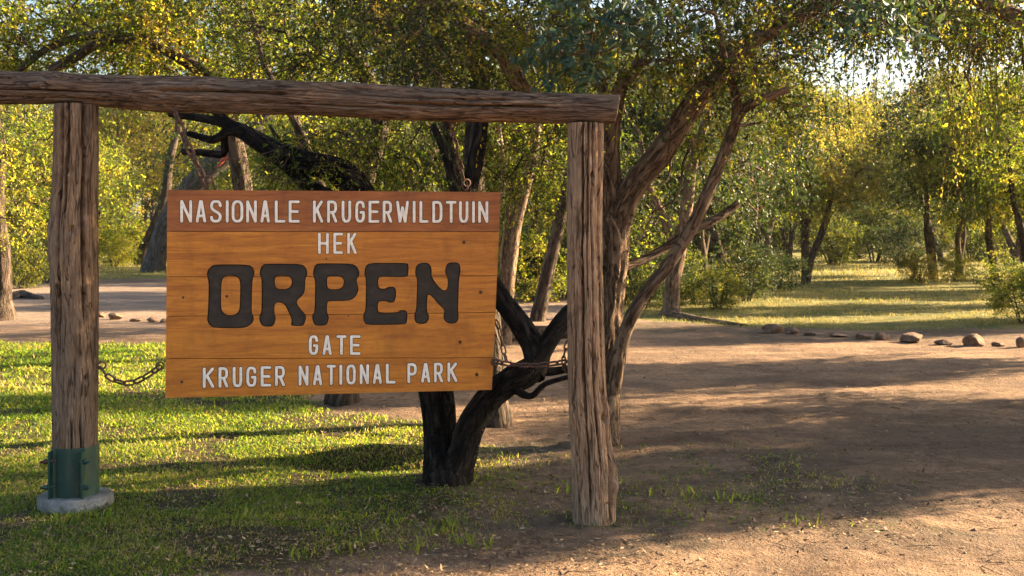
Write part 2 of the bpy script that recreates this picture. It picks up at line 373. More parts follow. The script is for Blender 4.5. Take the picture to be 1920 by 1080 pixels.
n.links.new(c, b.inputs['Base Color']); bump(n, b, g2, .001, .4)
CONC, n, b, o = M('weathered_concrete', .92, .2)
tco = N(n, 'ShaderNodeTexCoord').outputs['Object']; g = tex(n, tco, 14, 6, .7); g2 = tex(n, tco, 3.5, 4, .6, .5)
c = mix(n, ramp(n, g2, [(.4, (0, 0, 0)), (.65, (1, 1, 1))]), ramp(n, g, [(.3, (.12, .117, .11)), (.55, (.24, .236, .225)), (.75, (.38, .37, .35))]), (.13, .125, .10))
n.links.new(c, b.inputs['Base Color']); bump(n, b, g, .02, 1)
STONE, n, b, o = M('brown_sandstone', .9, .2)
tco = N(n, 'ShaderNodeTexCoord').outputs['Object']; g = tex(n, tco, 9, 6, .65)
n.links.new(ramp(n, g, [(.3, (.085, .05, .032)), (.55, (.19, .12, .08)), (.75, (.31, .21, .14))]), b.inputs['Base Color']); bump(n, b, g, .05, 1)

# ground
GROUND, n, b, o = M('trodden_earth_and_grass', .96, .12)
tco = N(n, 'ShaderNodeTexCoord').outputs['Object']
rut = tex(n, tco, 1.6, 5, .65, .6, (.16, 1, 1)); big = tex(n, tco, .5, 5, .6); fine = tex(n, tco, 14, 6, .7, .3); mid_ = tex(n, tco, 2.6, 5, .65, .4, (.7, 1, 1)); speck = tex(n, tco, 70, 3, .6)
dirt = ramp(n, mid_, [(.28, (.13, .075, .045)), (.48, (.245, .158, .100)), (.7, (.37, .245, .158))])
dirt = mix(n, ramp(n, big, [(.42, (0, 0, 0)), (.62, (1, 1, 1))]), dirt, (.31, .20, .125))
dirt = mix(n, .6, dirt, mix(n, 1.0, dirt, ramp(n, fine, [(.3, (.35, .34, .33)), (.62, (1.4, 1.38, 1.35))]), 'MULTIPLY'))
dirt = mix(n, madd(n, ramp(n, rut, [(.40, (1, 1, 1)), (.50, (0, 0, 0))]), .4, 'MULTIPLY'), dirt, (.15, .105, .078)); dpt = tex(n, tco, .9, 6, .72, .8, (.55, 1, 1)); dirt = mix(n, madd(n, ramp(n, dpt, [(.44, (1, 1, 1)), (.54, (0, 0, 0))]), .55, 'MULTIPLY'), dirt, (.105, .072, .052))
dirt = mix(n, madd(n, ramp(n, speck, [(.68, (0, 0, 0)), (.74, (1, 1, 1))]), .6, 'MULTIPLY'), dirt, (.08, .052, .036))
soil = ramp(n, fine, [(.3, (.028, .024, .013)), (.52, (.075, .058, .028)), (.72, (.17, .12, .065))])
fld = ramp(n, madd(n, madd(n, tex(n, tco, 1.1, 6, .7, .5), .6, 'MULTIPLY'), madd(n, fine, .4, 'MULTIPLY')), [(.33, (.055, .070, .022)), (.46, (.12, .125, .035)), (.56, (.23, .19, .065)), (.68, (.33, .25, .11))])
litter = ramp(n, fine, [(.32, (.055, .04, .028)), (.52, (.12, .088, .058)), (.7, (.22, .17, .12))])
road = mix(n, .6, ramp(n, mid_, [(.3, (.20, .17, .15)), (.7, (.31, .27, .24))]), dirt)  # grey in this mix paints shade onto the dirt track
A = attr(n, 'lawn').outputs['Fac']; B = attr(n, 'field').outputs['Fac']; R_ = attr(n, 'road').outputs['Fac']; Lt = attr(n, 'litter').outputs['Fac']
jit = madd(n, madd(n, fine, .5, 'SUBTRACT'), .9, 'MULTIPLY')
def edge(x): return ramp(n, madd(n, x, jit), [(.38, (0, 0, 0)), (.58, (1, 1, 1))])
c = mix(n, R_, dirt, road); c = mix(n, edge(Lt), c, litter); c = mix(n, edge(B), c, fld); c = mix(n, edge(A), c, soil)
n.links.new(c, b.inputs['Base Color'])
bump(n, b, madd(n, madd(n, fine, 1.0, 'MULTIPLY'), madd(n, speck, .45, 'MULTIPLY')), .06, 1)

def axis(lo, hi, d, g, far0, far1):
    m_ = list(np.arange(lo, hi + 1e-6, d)); a = m_[-1]; st = d
    while a < far1: st *= g; a += st; m_.append(a)
    a = m_[0]; st = d; pre = []
    while a > far0: st *= g; a -= st; pre.append(a)
    return np.array(pre[::-1] + m_)
gxs = axis(-4.6, 4.6, .045, 1.06, -600, 600); gys = axis(4.6, 9.5, .035, 1.022, -200, 900)
GX, GY = np.meshgrid(gxs, gys); nx, ny = len(gxs), len(gys)
GZ = gz(GX, GY)
lw = lawn_w(GX, GY); fw = field_w(GX, GY); rw = road_w(GX, GY)
fine_m = (np.abs(GX) < 5) & (GY < 11)
GZ = GZ + np.where(lw < .5, 0.022 * (fbm(GX * 10, GY * 10, 77, 3) - .5) + .03 * np.maximum(0, fbm(GX * 3.3, GY * 4.5, 79, 3) - .62), 0.018 * (fbm(GX * 8, GY * 8, 78, 3) - .5)) * (GY < 30)
lt = .62 * np.exp(-(((GX - 1.0) / 2.6) ** 2 + ((GY - 7.4) / 2.3) ** 2)) + .25 * (fbm(GX * .9, GY * .9, 61) > .58) + .6 * (GX > .5) * np.exp(-((GY - 19) / 2.6) ** 2) * sstep(.5, 2.5, GX)
lt = lt * (fbm(GX * 1.7, GY * 1.7, 63) * 1.5)
V = np.stack([GX, GY, GZ], -1).reshape(-1, 3)
i = np.arange(ny - 1)[:, None] * nx; j = np.arange(nx - 1)[None, :]
q = np.stack([i + j, i + j + 1, i + nx + j + 1, i + nx + j], -1).reshape(-1, 4)
mb = MB(); mb.add(V, q); me = mb.mesh('ground', [GROUND], tc=False)
for nm, arr in (('lawn', np.clip(lw, 0, 1)), ('field', fw), ('road', rw), ('litter', lt)):
    a = me.attributes.new(nm, 'FLOAT', 'POINT'); a.data.foreach_set('value', np.asarray(arr, np.float32).ravel())
link('ground', me, kind='structure')

# morning air
hm = bpy.data.materials.new('haze'); hm.use_nodes = True; n = hm.node_tree; n.nodes.clear()
o = n.nodes.new('ShaderNodeOutputMaterial'); pv = n.nodes.new('ShaderNodeVolumePrincipled'); pv.inputs['Density'].default_value = .00012
pv.inputs['Color'].default_value = (.9, .86, .78, 1); pv.inputs['Anisotropy'].default_value = .45
n.links.new(pv.outputs[0], o.inputs['Volume'])
mb = MB(); X0, X1, Y0, Y1, Z0, Z1 = -700, 700, -300, 1000, -2.2, 27
mb.add([(X0, Y0, Z0), (X1, Y0, Z0), (X1, Y1, Z0), (X0, Y1, Z0), (X0, Y0, Z1), (X1, Y0, Z1), (X1, Y1, Z1), (X0, Y1, Z1)], [(3, 2, 1, 0), (4, 5, 6, 7), (0, 1, 5, 4), (1, 2, 6, 5), (2, 3, 7, 6), (3, 0, 4, 7)])
link('haze', mb.mesh('haze', [hm], smooth=False, tc=False), kind='stuff', label='thin warm morning haze lying over the whole clearing')

# ------------------------------------------------------------------ timber frame with posts, beam, sleeve, footing
LPY, RPY = 6.24, 6.04
fr = thing('sign_frame', 'rough log frame of two posts under a long beam, green steel shoe on one post', 'sign frame', (0, 6.2, 0))
off = (0, 6.2, 0)
def part(name, mb, mats, parent=fr, off=off, label=None, smooth=True, **k): return link(name, mb.mesh(name, mats, off, smooth), parent, label, **k)
PI = math.pi
mb = MB()
tube(mb, [at(142, 1020, LPY), at(141, 835, LPY), at(141, 700, LPY), at(140, 560, LPY), at(139, 430, LPY), at(142, 300, LPY), at(143, 197, LPY)],
     [.105, .116, .119, .124, .125, .118, .115], 240, .010, .014, .03,
     cracks=[(-PI / 2 - .33, .10, .07, 1.0, 9), (-PI / 2 + .75, .09, .06, 1.2, 9), (-PI / 2 - .02, .08, .06, 1.75, 9), (-PI / 2 + .62, .06, .03, .2, .75), (-PI / 2 + .12, .055, .03, .1, .75), (-PI / 2 - .9, .05, .03, .6, 1.5), (PI / 2, .03, .02, .2, 2.2)], knots=[(-PI / 2 + .1, 2.04, .03, .014), (-PI / 2 + .25, 1.72, .045, .016), (-PI / 2 + .8, .92, .04, .018), (-PI / 2 - 1.3, 1.66, .06, .02), (-PI / 2 - .5, .6, .035, .012)], ref=(1, 0, 0))
part('post', mb, [WOOD_POST])
mb = MB()
tube(mb, [at(1113, 1000, RPY), at(1112, 940, RPY), at(1110, 860, RPY), at(1101, 720, RPY), at(1098, 560, RPY), at(1096, 400, RPY), at(1098, 232, RPY)],
     [.116, .114, .109, .101, .096, .094, .096], 240, .010, .022, .05,
     cracks=[(-PI / 2 - .22, .085, .05, .1, 2.9), (-PI / 2 + .35, .07, .045, .3, 2.9), (-PI / 2 + .85, .10, .06, 0, 2.9), (-PI / 2 - .75, .06, .035, .0, 1.6), (-PI / 2 + .1, .055, .035, 1.2, 2.9), (-PI / 2 + 1.2, .08, .04, .05, 1.3), (PI / 2, .05, .04, .2, 2.2)], knots=[(-PI / 2 + 1.2, .30, .05, .035), (-PI / 2 + .7, .62, .05, .02), (-PI / 2 - .9, .68, .04, .014), (-PI / 2 - .4, 1.5, .035, .012), (-PI / 2 + .3, 1.9, .035, .014)], ref=(1, 0, 0))
part('post', mb, [WOOD_RIGHT], label='paler split post leaning slightly, standing straight in the dirt')
mb = MB()
tube(mb, [at(-260, 158, 6.32), at(-80, 162, 6.3), at(40, 165, 6.26), at(150, 168, 6.24), at(330, 177, 6.2), at(480, 181, 6.17), at(640, 188, 6.14), at(800, 196, 6.11), at(960, 200, 6.08), at(1080, 203, 6.05), at(1158, 205, 6.03)],
     [.092, .090, .086, .084, .096, .094, .091, .089, .083, .079, .076], 200, .010, .05, .10,
     cracks=[(-.1, .09, .04, 1.7, 2.5), (.25, .06, .035, .4, 1.5), (-.5, .09, .04, 0, 1.0), (.1, .10, .045, 2.9, 3.9), (-.35, .07, .03, 3.0, 3.7), (.5, .07, .03, 2.2, 3.2), (-.75, .08, .04, 2.4, 3.4), (.75, .06, .03, .8, 2)], knots=[(.15, 1.05, .04, .018), (.0, 1.75, .05, .02), (-.3, 1.95, .04, .018), (.3, 3.25, .05, .02), (-.6, 2.6, .04, .015), (-.7, 1.1, .05, .02)], ref=(0, -1, 0), skew=-.16)
part('beam', mb, [WOOD_BEAM])
# green steel shoe: folded plate with flanges, and bolts
cx, cz0, cz1 = at(141.5, 0, LPY).x, at(0, 936, LPY).z, at(0, 834, LPY).z
prof = []
for k in range(10):
    a = -PI / 2 + (k + .0) * 2 * PI / 10 + .12; prof.append((cx + .124 * math.cos(a), LPY + .124 * math.sin(a)))
mb = MB(); v = []
for z in (cz0, cz1):
    for r_ in (1.0, .955):
        v += [((x - cx) * r_ + cx, (y - LPY) * r_ + LPY, z) for x, y in prof]
q = []
for k in range(10):
    k2 = (k + 1) % 10
    q += [(k, k2, 20 + k2, 20 + k), (10 + k2, 10 + k, 30 + k, 30 + k2), (20 + k, 20 + k2, 30 + k2, 30 + k)]
mb.add(v, q)
sh = part('steel_shoe', mb, [GREEN], smooth=False)
for sx in (-1, 1):
    mb = MB(); x0 = cx + sx * .088; y0 = LPY - .118; z0, z1 = cz0 + .004, cz1 - .012
    v = [(x0 - .005, y0 + .02, z0), (x0 + .005, y0 + .02, z0), (x0 + .005, y0 - .026, z0), (x0 - .005, y0 - .026, z0)]
    v += [(a, b_, z1) for a, b_, _ in v]
    mb.add(v, [(3, 2, 1, 0), (4, 5, 6, 7), (0, 1, 5, 4), (1, 2, 6, 5), (2, 3, 7, 6), (3, 0, 4, 7)])
    link('flange', mb.mesh('flange', [GREEN], off, False), sh)
for sx, py in ((-1, 857), (1, 857), (-1, 904), (1, 904)):
    mb = MB(); z = at(0, py, LPY).z; x0 = cx + sx * .092; y0 = LPY - .122
    d = Vector((sx * .85, -.5, 0)).normalized(); p = Vector((x0, y0, z))
    tube(mb, [p - d * .03, p + d * .05], [.008, .008], 8, .1, raw=True); tube(mb, [p + d * .012, p + d * .03], [.016, .016], 6, .1, raw=True)
    link('bolt', mb.mesh('bolt', [RUST if (sx, py) == (-1, 857) else GREEN], off, False), sh)
# footing
mb = MB(); hb = .205; cyl = []
prof = [(0, .094), (.12, .095), (.180, .094), (.190, .091), (.196, .084), (.199, .03), (.200, -.06)]
ns = 72; th = np.linspace(0, 2 * np.pi, ns, endpoint=False); v = []
for (r_, z_) in prof:
    for a in th:
        jx = 1 + .012 * (float(vnoise(np.array(math.cos(a) * 2 + 9), np.array(math.sin(a) * 2 + z_ * 9), 4)) - .5) if r_ > .15 else 1
        v.append((cx + r_ * jx * math.cos(a), LPY + .005 + r_ * jx * math.sin(a), z_ + ((.003) * float(vnoise(np.array(a * 4.), np.array(r_ * 20), 6)) if r_ > 0 else 0)))
i = np.arange(len(prof) - 1)[:, None] * ns; j = np.arange(ns)[None, :]; j2 = (j + 1) % ns
mb.add(v, np.stack([i + j, i + ns + j, i + ns + j2, i + j2], -1).reshape(-1, 4))
part('concrete_footing', mb, [CONC])

# ------------------------------------------------------------------ the hanging sign
TL, TR, BL = at(314, 356, 6.08), at(939, 360, 6.30), at(310, 746, 6.08)
SN = (TR - TL).cross(BL - TL).normalized()
if SN.y > 0: SN = -SN
SX = (TR - TL).normalized(); SZ = SX.cross(SN).normalized()
if SZ.z < 0: SZ = -SZ
CAMP = Vector((0, 0, CH))
def onS(px, py, h=0.0):
    d = at(px, py, 1.0) - CAMP; t = (TL - CAMP).dot(SN) / d.dot(SN)
    return CAMP + d * t + SN * h
def zz(zx, zy): return (300 + zx * 660 / 1697, 340 + zy * 660 / 1697)
def stc(p): r = p - TL; return (r.dot(SX), r.dot(SN), r.dot(SZ))
root_s = onS(625, 745)
sg = thing('hanging_sign', 'varnished orange board sign reading ORPEN in large dark carved letters, hung by chains', 'sign', root_s)
soff = tuple(root_s)
def prism(poly_front, h0, h1):
    """closed prism between two heights over the sign plane from photo-pixel outline"""
    return [onS(x, y, h0) for x, y in poly_front], [onS(x, y, h1) for x, y in poly_front]
def obj_from_bm(name, bm, mats, off, parent, label=None, smooth=False):
    me = bpy.data.meshes.new(name)
    for v in bm.verts: v.co -= Vector(off)
    bm.to_mesh(me); bm.free()
    for m in mats: me.materials.append(m)
    a = me.attributes.new('tc', 'FLOAT_VECTOR', 'POINT')
    a.data.foreach_set('vector', np.array([stc(v.co + Vector(off)) for v in me.vertices]).ravel())
    for p in me.polygons: p.use_smooth = smooth
    return link(name, me, parent, label)

GL = {}
GL['O'] = ([(260,401),(345,400),(430,402),(448,415),(457,436),(454,458),(446,468),(443,560),(442,638),(452,648),(452,676),(425,700),(395,708),(260,708),(237,692),(226,668),(230,642),(234,560),(234,480),(226,455),(229,430),(243,412)],
           [(322,455),(360,456),(379,466),(387,490),(386,550),(385,610),(376,632),(355,645),(325,645),(304,632),(294,610),(295,550),(296,490),(305,464)])
GL['R'] = ([(505,397),(600,397),(680,399),(700,410),(711,435),(709,455),(700,466),(700,520),(690,548),(655,578),(672,610),(700,640),(705,656),(697,688),(685,698),(640,698),(630,690),(636,675),(632,658),(616,622),(600,592),(575,583),(555,587),(551,610),(552,640),(560,660),(550,692),(535,702),(500,700),(487,690),(478,665),(480,645),(489,632),(490,550),(490,470),(481,455),(481,430),(490,408)],
           [(565,455),(618,456),(634,470),(636,490),(628,510),(605,520),(568,519),(554,505),(553,467)])
GL['P'] = ([(760,395),(840,395),(925,397),(948,408),(962,435),(960,456),(948,470),(949,490),(957,510),(955,535),(935,565),(905,577),(820,577),(806,583),(804,630),(814,650),(812,675),(800,695),(755,697),(742,688),(733,660),(735,640),(745,632),(747,550),(748,480),(738,455),(738,430),(747,405)],
           [(815,457),(868,458),(884,470),(887,490),(878,512),(855,521),(817,520),(806,508),(805,467)])
GL['E'] = ([(1010,393),(1100,393),(1190,393),(1199,402),(1197,452),(1188,462),(1120,461),(1062,460),(1052,470),(1052,505),(1062,517),(1085,518),(1100,508),(1130,508),(1139,525),(1138,555),(1130,583),(1105,586),(1090,577),(1060,578),(1050,588),(1050,622),(1060,633),(1145,632),(1155,622),(1180,620),(1193,630),(1191,680),(1180,690),(1090,692),(1000,692),(985,683),(978,655),(982,635),(990,625),(992,550),(993,470),(985,452),(988,412)], None)
GL['N'] = ([(1255,393),(1290,392),(1304,405),(1311,430),(1308,455),(1328,490),(1355,520),(1375,528),(1388,510),(1387,465),(1373,440),(1377,410),(1390,391),(1435,390),(1448,405),(1449,440),(1442,465),(1439,550),(1437,625),(1441,650),(1435,675),(1420,686),(1385,685),(1367,665),(1367,645),(1372,620),(1340,590),(1310,553),(1293,545),(1288,560),(1286,630),(1298,645),(1295,670),(1280,688),(1240,687),(1226,670),(1226,640),(1235,620),(1238,540),(1240,470),(1229,450),(1233,408)], None)
def rounded(poly, it=2):
    P = [Vector(p) for p in poly]
    for _ in range(it):
        Q = []
        for k in range(len(P)):
            a, b_ = P[k], P[(k + 1) % len(P)]; Q += [a * .75 + b_ * .25, a * .25 + b_ * .75]
        P = Q
    return [tuple(p) for p in P]
def shrink(poly, d):
    n_ = len(poly); A_ = sum(poly[k][0] * poly[(k + 1) % n_][1] - poly[(k + 1) % n_][0] * poly[k][1] for k in range(n_))
    sgn = 1 if A_ > 0 else -1; out = []
    for k in range(n_):
        a, b_ = Vector(poly[k - 1]), Vector(poly[(k + 1) % n_]); t = (b_ - a); 
        if t.length < 1e-6: out.append(poly[k]); continue
        t.normalize(); nrm = Vector((-t.y, t.x)) * sgn; p = Vector(poly[k]) + nrm * d; out.append(tuple(p))
    return out
from mathutils.geometry import tessellate_polygon
def letter_solid(outer, inner, h0, h1, bev=0.0, bevh=0.0):
    bm = bmesh.new()
    loops = [rounded(outer, 1)] + ([rounded(inner, 1)] if inner else [])
    pix = [[zz(*p) for p in l] for l in loops]
    top = [shrink(pix[0], bev)] + ([shrink(pix[1], -bev)] if inner else []) if bev else pix
    B = [[bm.verts.new(onS(*p, h0)) for p in l] for l in pix]
    Mid = [[bm.verts.new(onS(*p, h1 - bevh)) for p in l] for l in pix] if bev else None
    T = [[bm.verts.new(onS(*p, h1)) for p in l] for l in top]
    def faces(rings, flat_src, flip):
        tri = tessellate_polygon([[Vector((*p, 0)) for p in l] for l in flat_src])
        fl = [v for l in rings for v in l]
        for t in tri:
            try: bm.faces.new([fl[k] for k in t])
            except ValueError: pass
    faces(T, top, 0); faces(B, pix, 1)
    seq = [B, Mid, T] if bev else [B, T]
    for A1, A2 in zip(seq, seq[1:]):
        for la, lb in zip(A1, A2):
            for k in range(len(la)):
                k2 = (k + 1) % len(la); bm.faces.new([la[k], la[k2], lb[k2], lb[k]])
    bmesh.ops.recalc_face_normals(bm, faces=bm.faces)
    return bm
# cutter for the carved pockets
cut = bmesh.new()
for k, (o_, i_) in GL.items():
    b1 = letter_solid(o_, i_, -.016, .02); tmp = bpy.data.meshes.new('t'); b1.to_mesh(tmp); b1.free(); cut.from_mesh(tmp); bpy.data.meshes.remove(tmp)
cme = bpy.data.meshes.new('cutter'); cut.to_mesh(cme); cut.free(); cme.materials.append(CARVE)
cut_o = bpy.data.objects.new('cutter', cme); COL.objects.link(cut_o)
seamL = [356, 434, 519, 593, 672.5, 746]; seamR = [360, 434.5, 517, 586, 670.6, 731]; edgeR = [939, 936, 932, 929, 925.5, 922]; edgeL = [314, 313.2, 312.4, 311.6, 310.8, 310]
gap = .55
for k in range(5):
    g0 = 0 if k == 0 else gap; g1 = 0 if k == 4 else gap
    n_ = 8; bm = bmesh.new(); topv = []; 
    poly = [(edgeL[k], seamL[k] + g0), (edgeR[k], seamR[k] + g0), (edgeR[k + 1], seamR[k + 1] - g1), (edgeL[k + 1], seamL[k + 1] - g1)]
    h = [0.0, .0006, -.0004, .0004, -.0003][k]
    fv = [bm.verts.new(onS(*p, h)) for p in poly]; bv = [bm.verts.new(onS(*p, h - .038)) for p in poly]
    bm.faces.new(fv); bm.faces.new(bv[::-1])
    for q_ in range(4): bm.faces.new([fv[q_], bv[q_], bv[(q_ + 1) % 4], fv[(q_ + 1) % 4]])
    bmesh.ops.recalc_face_normals(bm, faces=bm.faces)
    me = bpy.data.meshes.new('plank'); bm.to_mesh(me); bm.free(); me.materials.append(BOARD_DK if k == 0 else BOARD)
    po = bpy.data.objects.new('plank_tmp', me); COL.objects.link(po)
    if k in (1, 2, 3):
        md = po.modifiers.new('b', 'BOOLEAN'); md.object = cut_o; md.operation = 'DIFFERENCE'; md.solver = 'EXACT'; md.material_mode = 'TRANSFER'
        dg = bpy.context.evaluated_depsgraph_get(); me2 = bpy.data.meshes.new_from_object(po.evaluated_get(dg))
        me = me2
    bm = bmesh.new(); bm.from_mesh(me); mats_ = [m_ for m_ in me.materials]
    bpy.data.objects.remove(po)
    if len(mats_) < 2: mats_ = [mats_[0]]
    obj_from_bm('plank', bm, mats_, soff, sg, 'darker red brown top plank' if k == 0 else None)
bpy.data.objects.remove(cut_o)
for k, (o_, i_) in GL.items():
    bm = letter_solid(o_, i_, -.0155, -.009, 1.6, .004)
    obj_from_bm('carved_letter', bm, [CARVE], soff, sg, 'dark carved letter ' + k)
bm = bmesh.new()
fv = [bm.verts.new(onS(a, b_, -.0385)) for a, b_ in ((318, 362), (935, 365), (918, 727), (314, 741))]; bv = [bm.verts.new(v.co - SN * .006) for v in fv]
bm.faces.new(fv); bm.faces.new(bv[::-1])
for q_ in range(4): bm.faces.new([fv[q_], bv[q_], bv[(q_ + 1) % 4], fv[(q_ + 1) % 4]])
bmesh.ops.recalc_face_normals(bm, faces=bm.faces); obj_from_bm('seam_light_block', bm, [BOARD_DK], soff, sg)  # unseen panel, added to stop light coming through the plank seams
# battens behind
for px in (372, 868):
    bm = bmesh.new()
    fv = [bm.verts.new(onS(px + a, b_, -.046)) for a, b_ in ((-13, 375), (13, 375), (13, 722), (-13, 722))]; bv = [bm.verts.new(v.co - SN * .035) for v in fv]
    bm.faces.new(fv); bm.faces.new(bv[::-1])
    for q_ in range(4): bm.faces.new([fv[q_], bv[q_], bv[(q_ + 1) % 4], fv[(q_ + 1) % 4]])
    bmesh.ops.recalc_face_normals(bm, faces=bm.faces); obj_from_bm('batten', bm, [BOARD_DK], soff, sg)
# white routed letters from strokes
CO = [(0, .25), (0, .75), (.08, .90), (.25, .985), (.5, 1), (.75, .985), (.92, .90), (1, .75), (1, .25), (.92, .10), (.75, .015), (.5, 0), (.25, .015), (.08, .10), (0, .25)]
GLY = {
 'N': [[(0, 0), (0, 1), (1, 0), (1, 1)]], 'A': [[(0, 0), (.44, 1), (.56, 1), (1, 0)], [(.2, .27), (.8, .27)]], 'I': [[(.5, 0), (.5, 1)]],
 'S': [[(1, .78), (.95, .91), (.78, .99), (.5, 1), (.22, .99), (.05, .90), (0, .76), (.07, .63), (.3, .54), (.7, .44), (.93, .35), (1, .24), (.95, .10), (.78, .015), (.5, 0), (.22, .01), (.05, .09), (0, .2)]],
 'O': [CO], 'L': [[(0, 1), (0, 0), (1, 0)]], 'E': [[(1, 1), (0, 1), (0, 0), (1, 0)], [(0, .5), (.88, .5)]], 'K': [[(0, 0), (0, 1)], [(.95, 1), (0, .42)], [(.34, .6), (1, 0)]],
 'R': [[(0, 0), (0, 1), (.6, 1), (.85, .95), (.97, .85), (.97, .62), (.85, .51), (.6, .46), (0, .46)], [(.52, .46), (1, 0)]],
 'P': [[(0, 0), (0, 1), (.6, 1), (.87, .95), (1, .84), (1, .60), (.87, .49), (.6, .44), (0, .44)]],
 'U': [[(0, 1), (0, .25), (.08, .10), (.25, .015), (.5, 0), (.75, .015), (.92, .10), (1, .25), (1, 1)]],
 'G': [[(1, .76), (.92, .91), (.75, .985), (.5, 1), (.25, .985), (.08, .90), (0, .75), (0, .25), (.08, .10), (.25, .015), (.5, 0), (.75, .015), (.92, .10), (1, .25), (1, .47), (.62, .47)]],
 'W': [[(0, 1), (.24, 0), (.5, .72), (.76, 0), (1, 1)]], 'D': [[(0, 0), (0, 1), (.55, 1), (.82, .96), (.96, .85), (1, .7), (1, .3), (.96, .15), (.82, .04), (.55, 0), (0, 0)]],
 'T': [[(0, 1), (1, 1)], [(.5, 1), (.5, 0)]], 'H': [[(0, 0), (0, 1)], [(1, 0), (1, 1)], [(0, .5), (1, .5)]],
}
def stadium(mb, a, b_, r, H, eps, m, base=-.0015):
    """a,b in photo pixels; domed round-ended bar standing on the board"""
    A_, B_ = onS(*a), onS(*b_); d = B_ - A_
    t = d.normalized() if d.length > 1e-6 else SX; s_ = SN.cross(t); v = []; K = 7; rings = [(1, base), (.97, H * .35), (.78, H * .85 + eps), (.55, H + eps)]
    for f_, h_ in rings:
        for e, c_ in ((1, B_), (-1, A_)):
            for k in range(K):
                an = -PI / 2 + PI * k / (K - 1); v.append(c_ + (t * math.cos(an) * e + s_ * math.sin(an) * e) * r * f_ + SN * h_)
    n_ = 2 * K; q = []
    for g_ in range(len(rings) - 1):
        for k in range(n_): k2 = (k + 1) % n_; q.append((g_ * n_ + k, g_ * n_ + k2, (g_ + 1) * n_ + k2, (g_ + 1) * n_ + k))
    o_ = (len(rings) - 1) * n_; tr = []
    for k in range(K - 1): q.append((o_ + k, o_ + k + 1, o_ + (2 * K - 2 - k), o_ + (2 * K - 1 - k)))
    mb.add([tuple(x) for x in v], q, tc=[stc(x) for x in v], m=m)
def glyph(ch, x0, x1, y0, y1, sr=7.2):
    """x0..x1,y0..y1 outer extents in zoom pixels (y down)"""
    k = 660 / 1697; mb = MB(); r = sr * k / 350
    ax, bx, ay, by = x0 + sr, x1 - sr, y1 - sr, y0 + sr
    if ch == 'I': ax = bx = (x0 + x1) / 2
    e = 0
    for pl in GLY[ch]:
        P = [zz(ax + (bx - ax) * p[0], ay + (by - ay) * p[1]) for p in pl]
        for a, b_ in zip(P, P[1:]):
            e += 1; stadium(mb, a, b_, r, .0042, e * 5e-5, 0); stadium(mb, a, b_, r + .0034, .0012, e * 2e-5, 1)
    link('letter', mb.mesh('letter', [WHITE, OUTL], soff, True), sg)
X1 = [('N',97,155),('A',172,223),('S',241,298),('I',318,330),('O',345,402),('N',415,467),('A',484,530),('L',553,605),('E',620,674),('K',737,787),('R',805,855),('U',875,922),('G',941,988),('E',1005,1058),('R',1073,1120),('W',1138,1200),('I',1218,1232),('L',1250,1295),('D',1312,1362),('T',1377,1430),('U',1441,1487),('I',1505,1517),('N',1533,1583)]
for c_, a, b_ in X1:
    f_ = ((a + b_) / 2 - 97) / 1486; glyph(c_, a, b_, 90 + 5 * f_, 199.5 + 2 * f_)
for c_, a, b_ in (('H', 761, 814), ('E', 835, 882), ('K', 902, 948)): glyph(c_, a, b_, 248, 351)
for c_, a, b_ in (('G', 717, 763), ('A', 783, 828), ('T', 850, 899), ('E', 915, 967)): glyph(c_, a, b_, 742, 838)
X4 = [('K',206,262),('R',282,329),('U',350,397),('G',416,465),('E',485,537),('R',554,603),('N',668,716),('A',737,782),('T',803,848),('I',865,878),('O',898,944),('N',962,1008),('A',1025,1070),('L',1088,1136),('P',1192,1238),('A',1258,1303),('R',1320,1365),('K',1385,1434)]
for c_, a, b_ in X4:
    f_ = ((a + b_) / 2 - 206) / 1228; glyph(c_, a, b_, 898 - 26 * f_, 998 - 30 * f_)
for zx, zy, r_, mt in ((1465, 294, 9, OUTL), (1546, 535, 8.5, OUTL), (1447, 775, 8.5, OUTL), (1527, 932, 9, OUTL), (322, 554, 7, OUTL), (112, 560, 6, RUST), (105, 967, 7.5, RUST), (802, 374, 4.5, CARVE), (908, 649, 4, CARVE), (1464, 206, 4, CARVE)):
    mb = MB(); p = zz(zx, zy); k = 660 / 1697 / 350
    stadium(mb, p, p, r_ * k, .0016, 0, 0); stadium(mb, p, p, r_ * k * .45, .0024, 0, 1)
    link('screw', mb.mesh('screw', [mt, RUST], soff, True), sg)

# ------------------------------------------------------------------ chains
def link_mesh(L=.072, Wd=.036, r=.0058):
    mb = MB(); P = []; h = (L - Wd) / 2
    for k in range(8): a = -PI / 2 + PI * k / 7; P.append((h + math.cos(a) * (Wd / 2 - r), math.sin(a) * (Wd / 2 - r), 0))
    for k in range(8): a = PI / 2 + PI * k / 7; P.append((-h + math.cos(a) * (Wd / 2 - r), math.sin(a) * (Wd / 2 - r), 0))
    P = np.array(P); n_ = len(P); s = 8
    T = np.roll(P, -1, 0) - np.roll(P, 1, 0); T /= np.linalg.norm(T, axis=1)[:, None]; Z = np.array([0, 0, 1.]); U = np.cross(T, Z)
    th = np.linspace(0, 2 * np.pi, s, endpoint=False)
    v = P[:, None] + r * (np.cos(th)[None, :, None] * U[:, None] + np.sin(th)[None, :, None] * Z)
    i = np.arange(n_)[:, None]; j = np.arange(s)[None]; i2 = (i + 1) % n_; j2 = (j + 1) % s
    mb.add(v.reshape(-1, 3), np.stack([i * s + j, i2 * s + j, i2 * s + j2, i * s + j2], -1).reshape(-1, 4))
    return mb.mesh('link', [RUST], tc=False)
LM = link_mesh(); LBIG = link_mesh(.088, .046, .0078); LM2 = link_mesh(.060, .034, .005); RING = link_mesh(.052, .050, .0055)
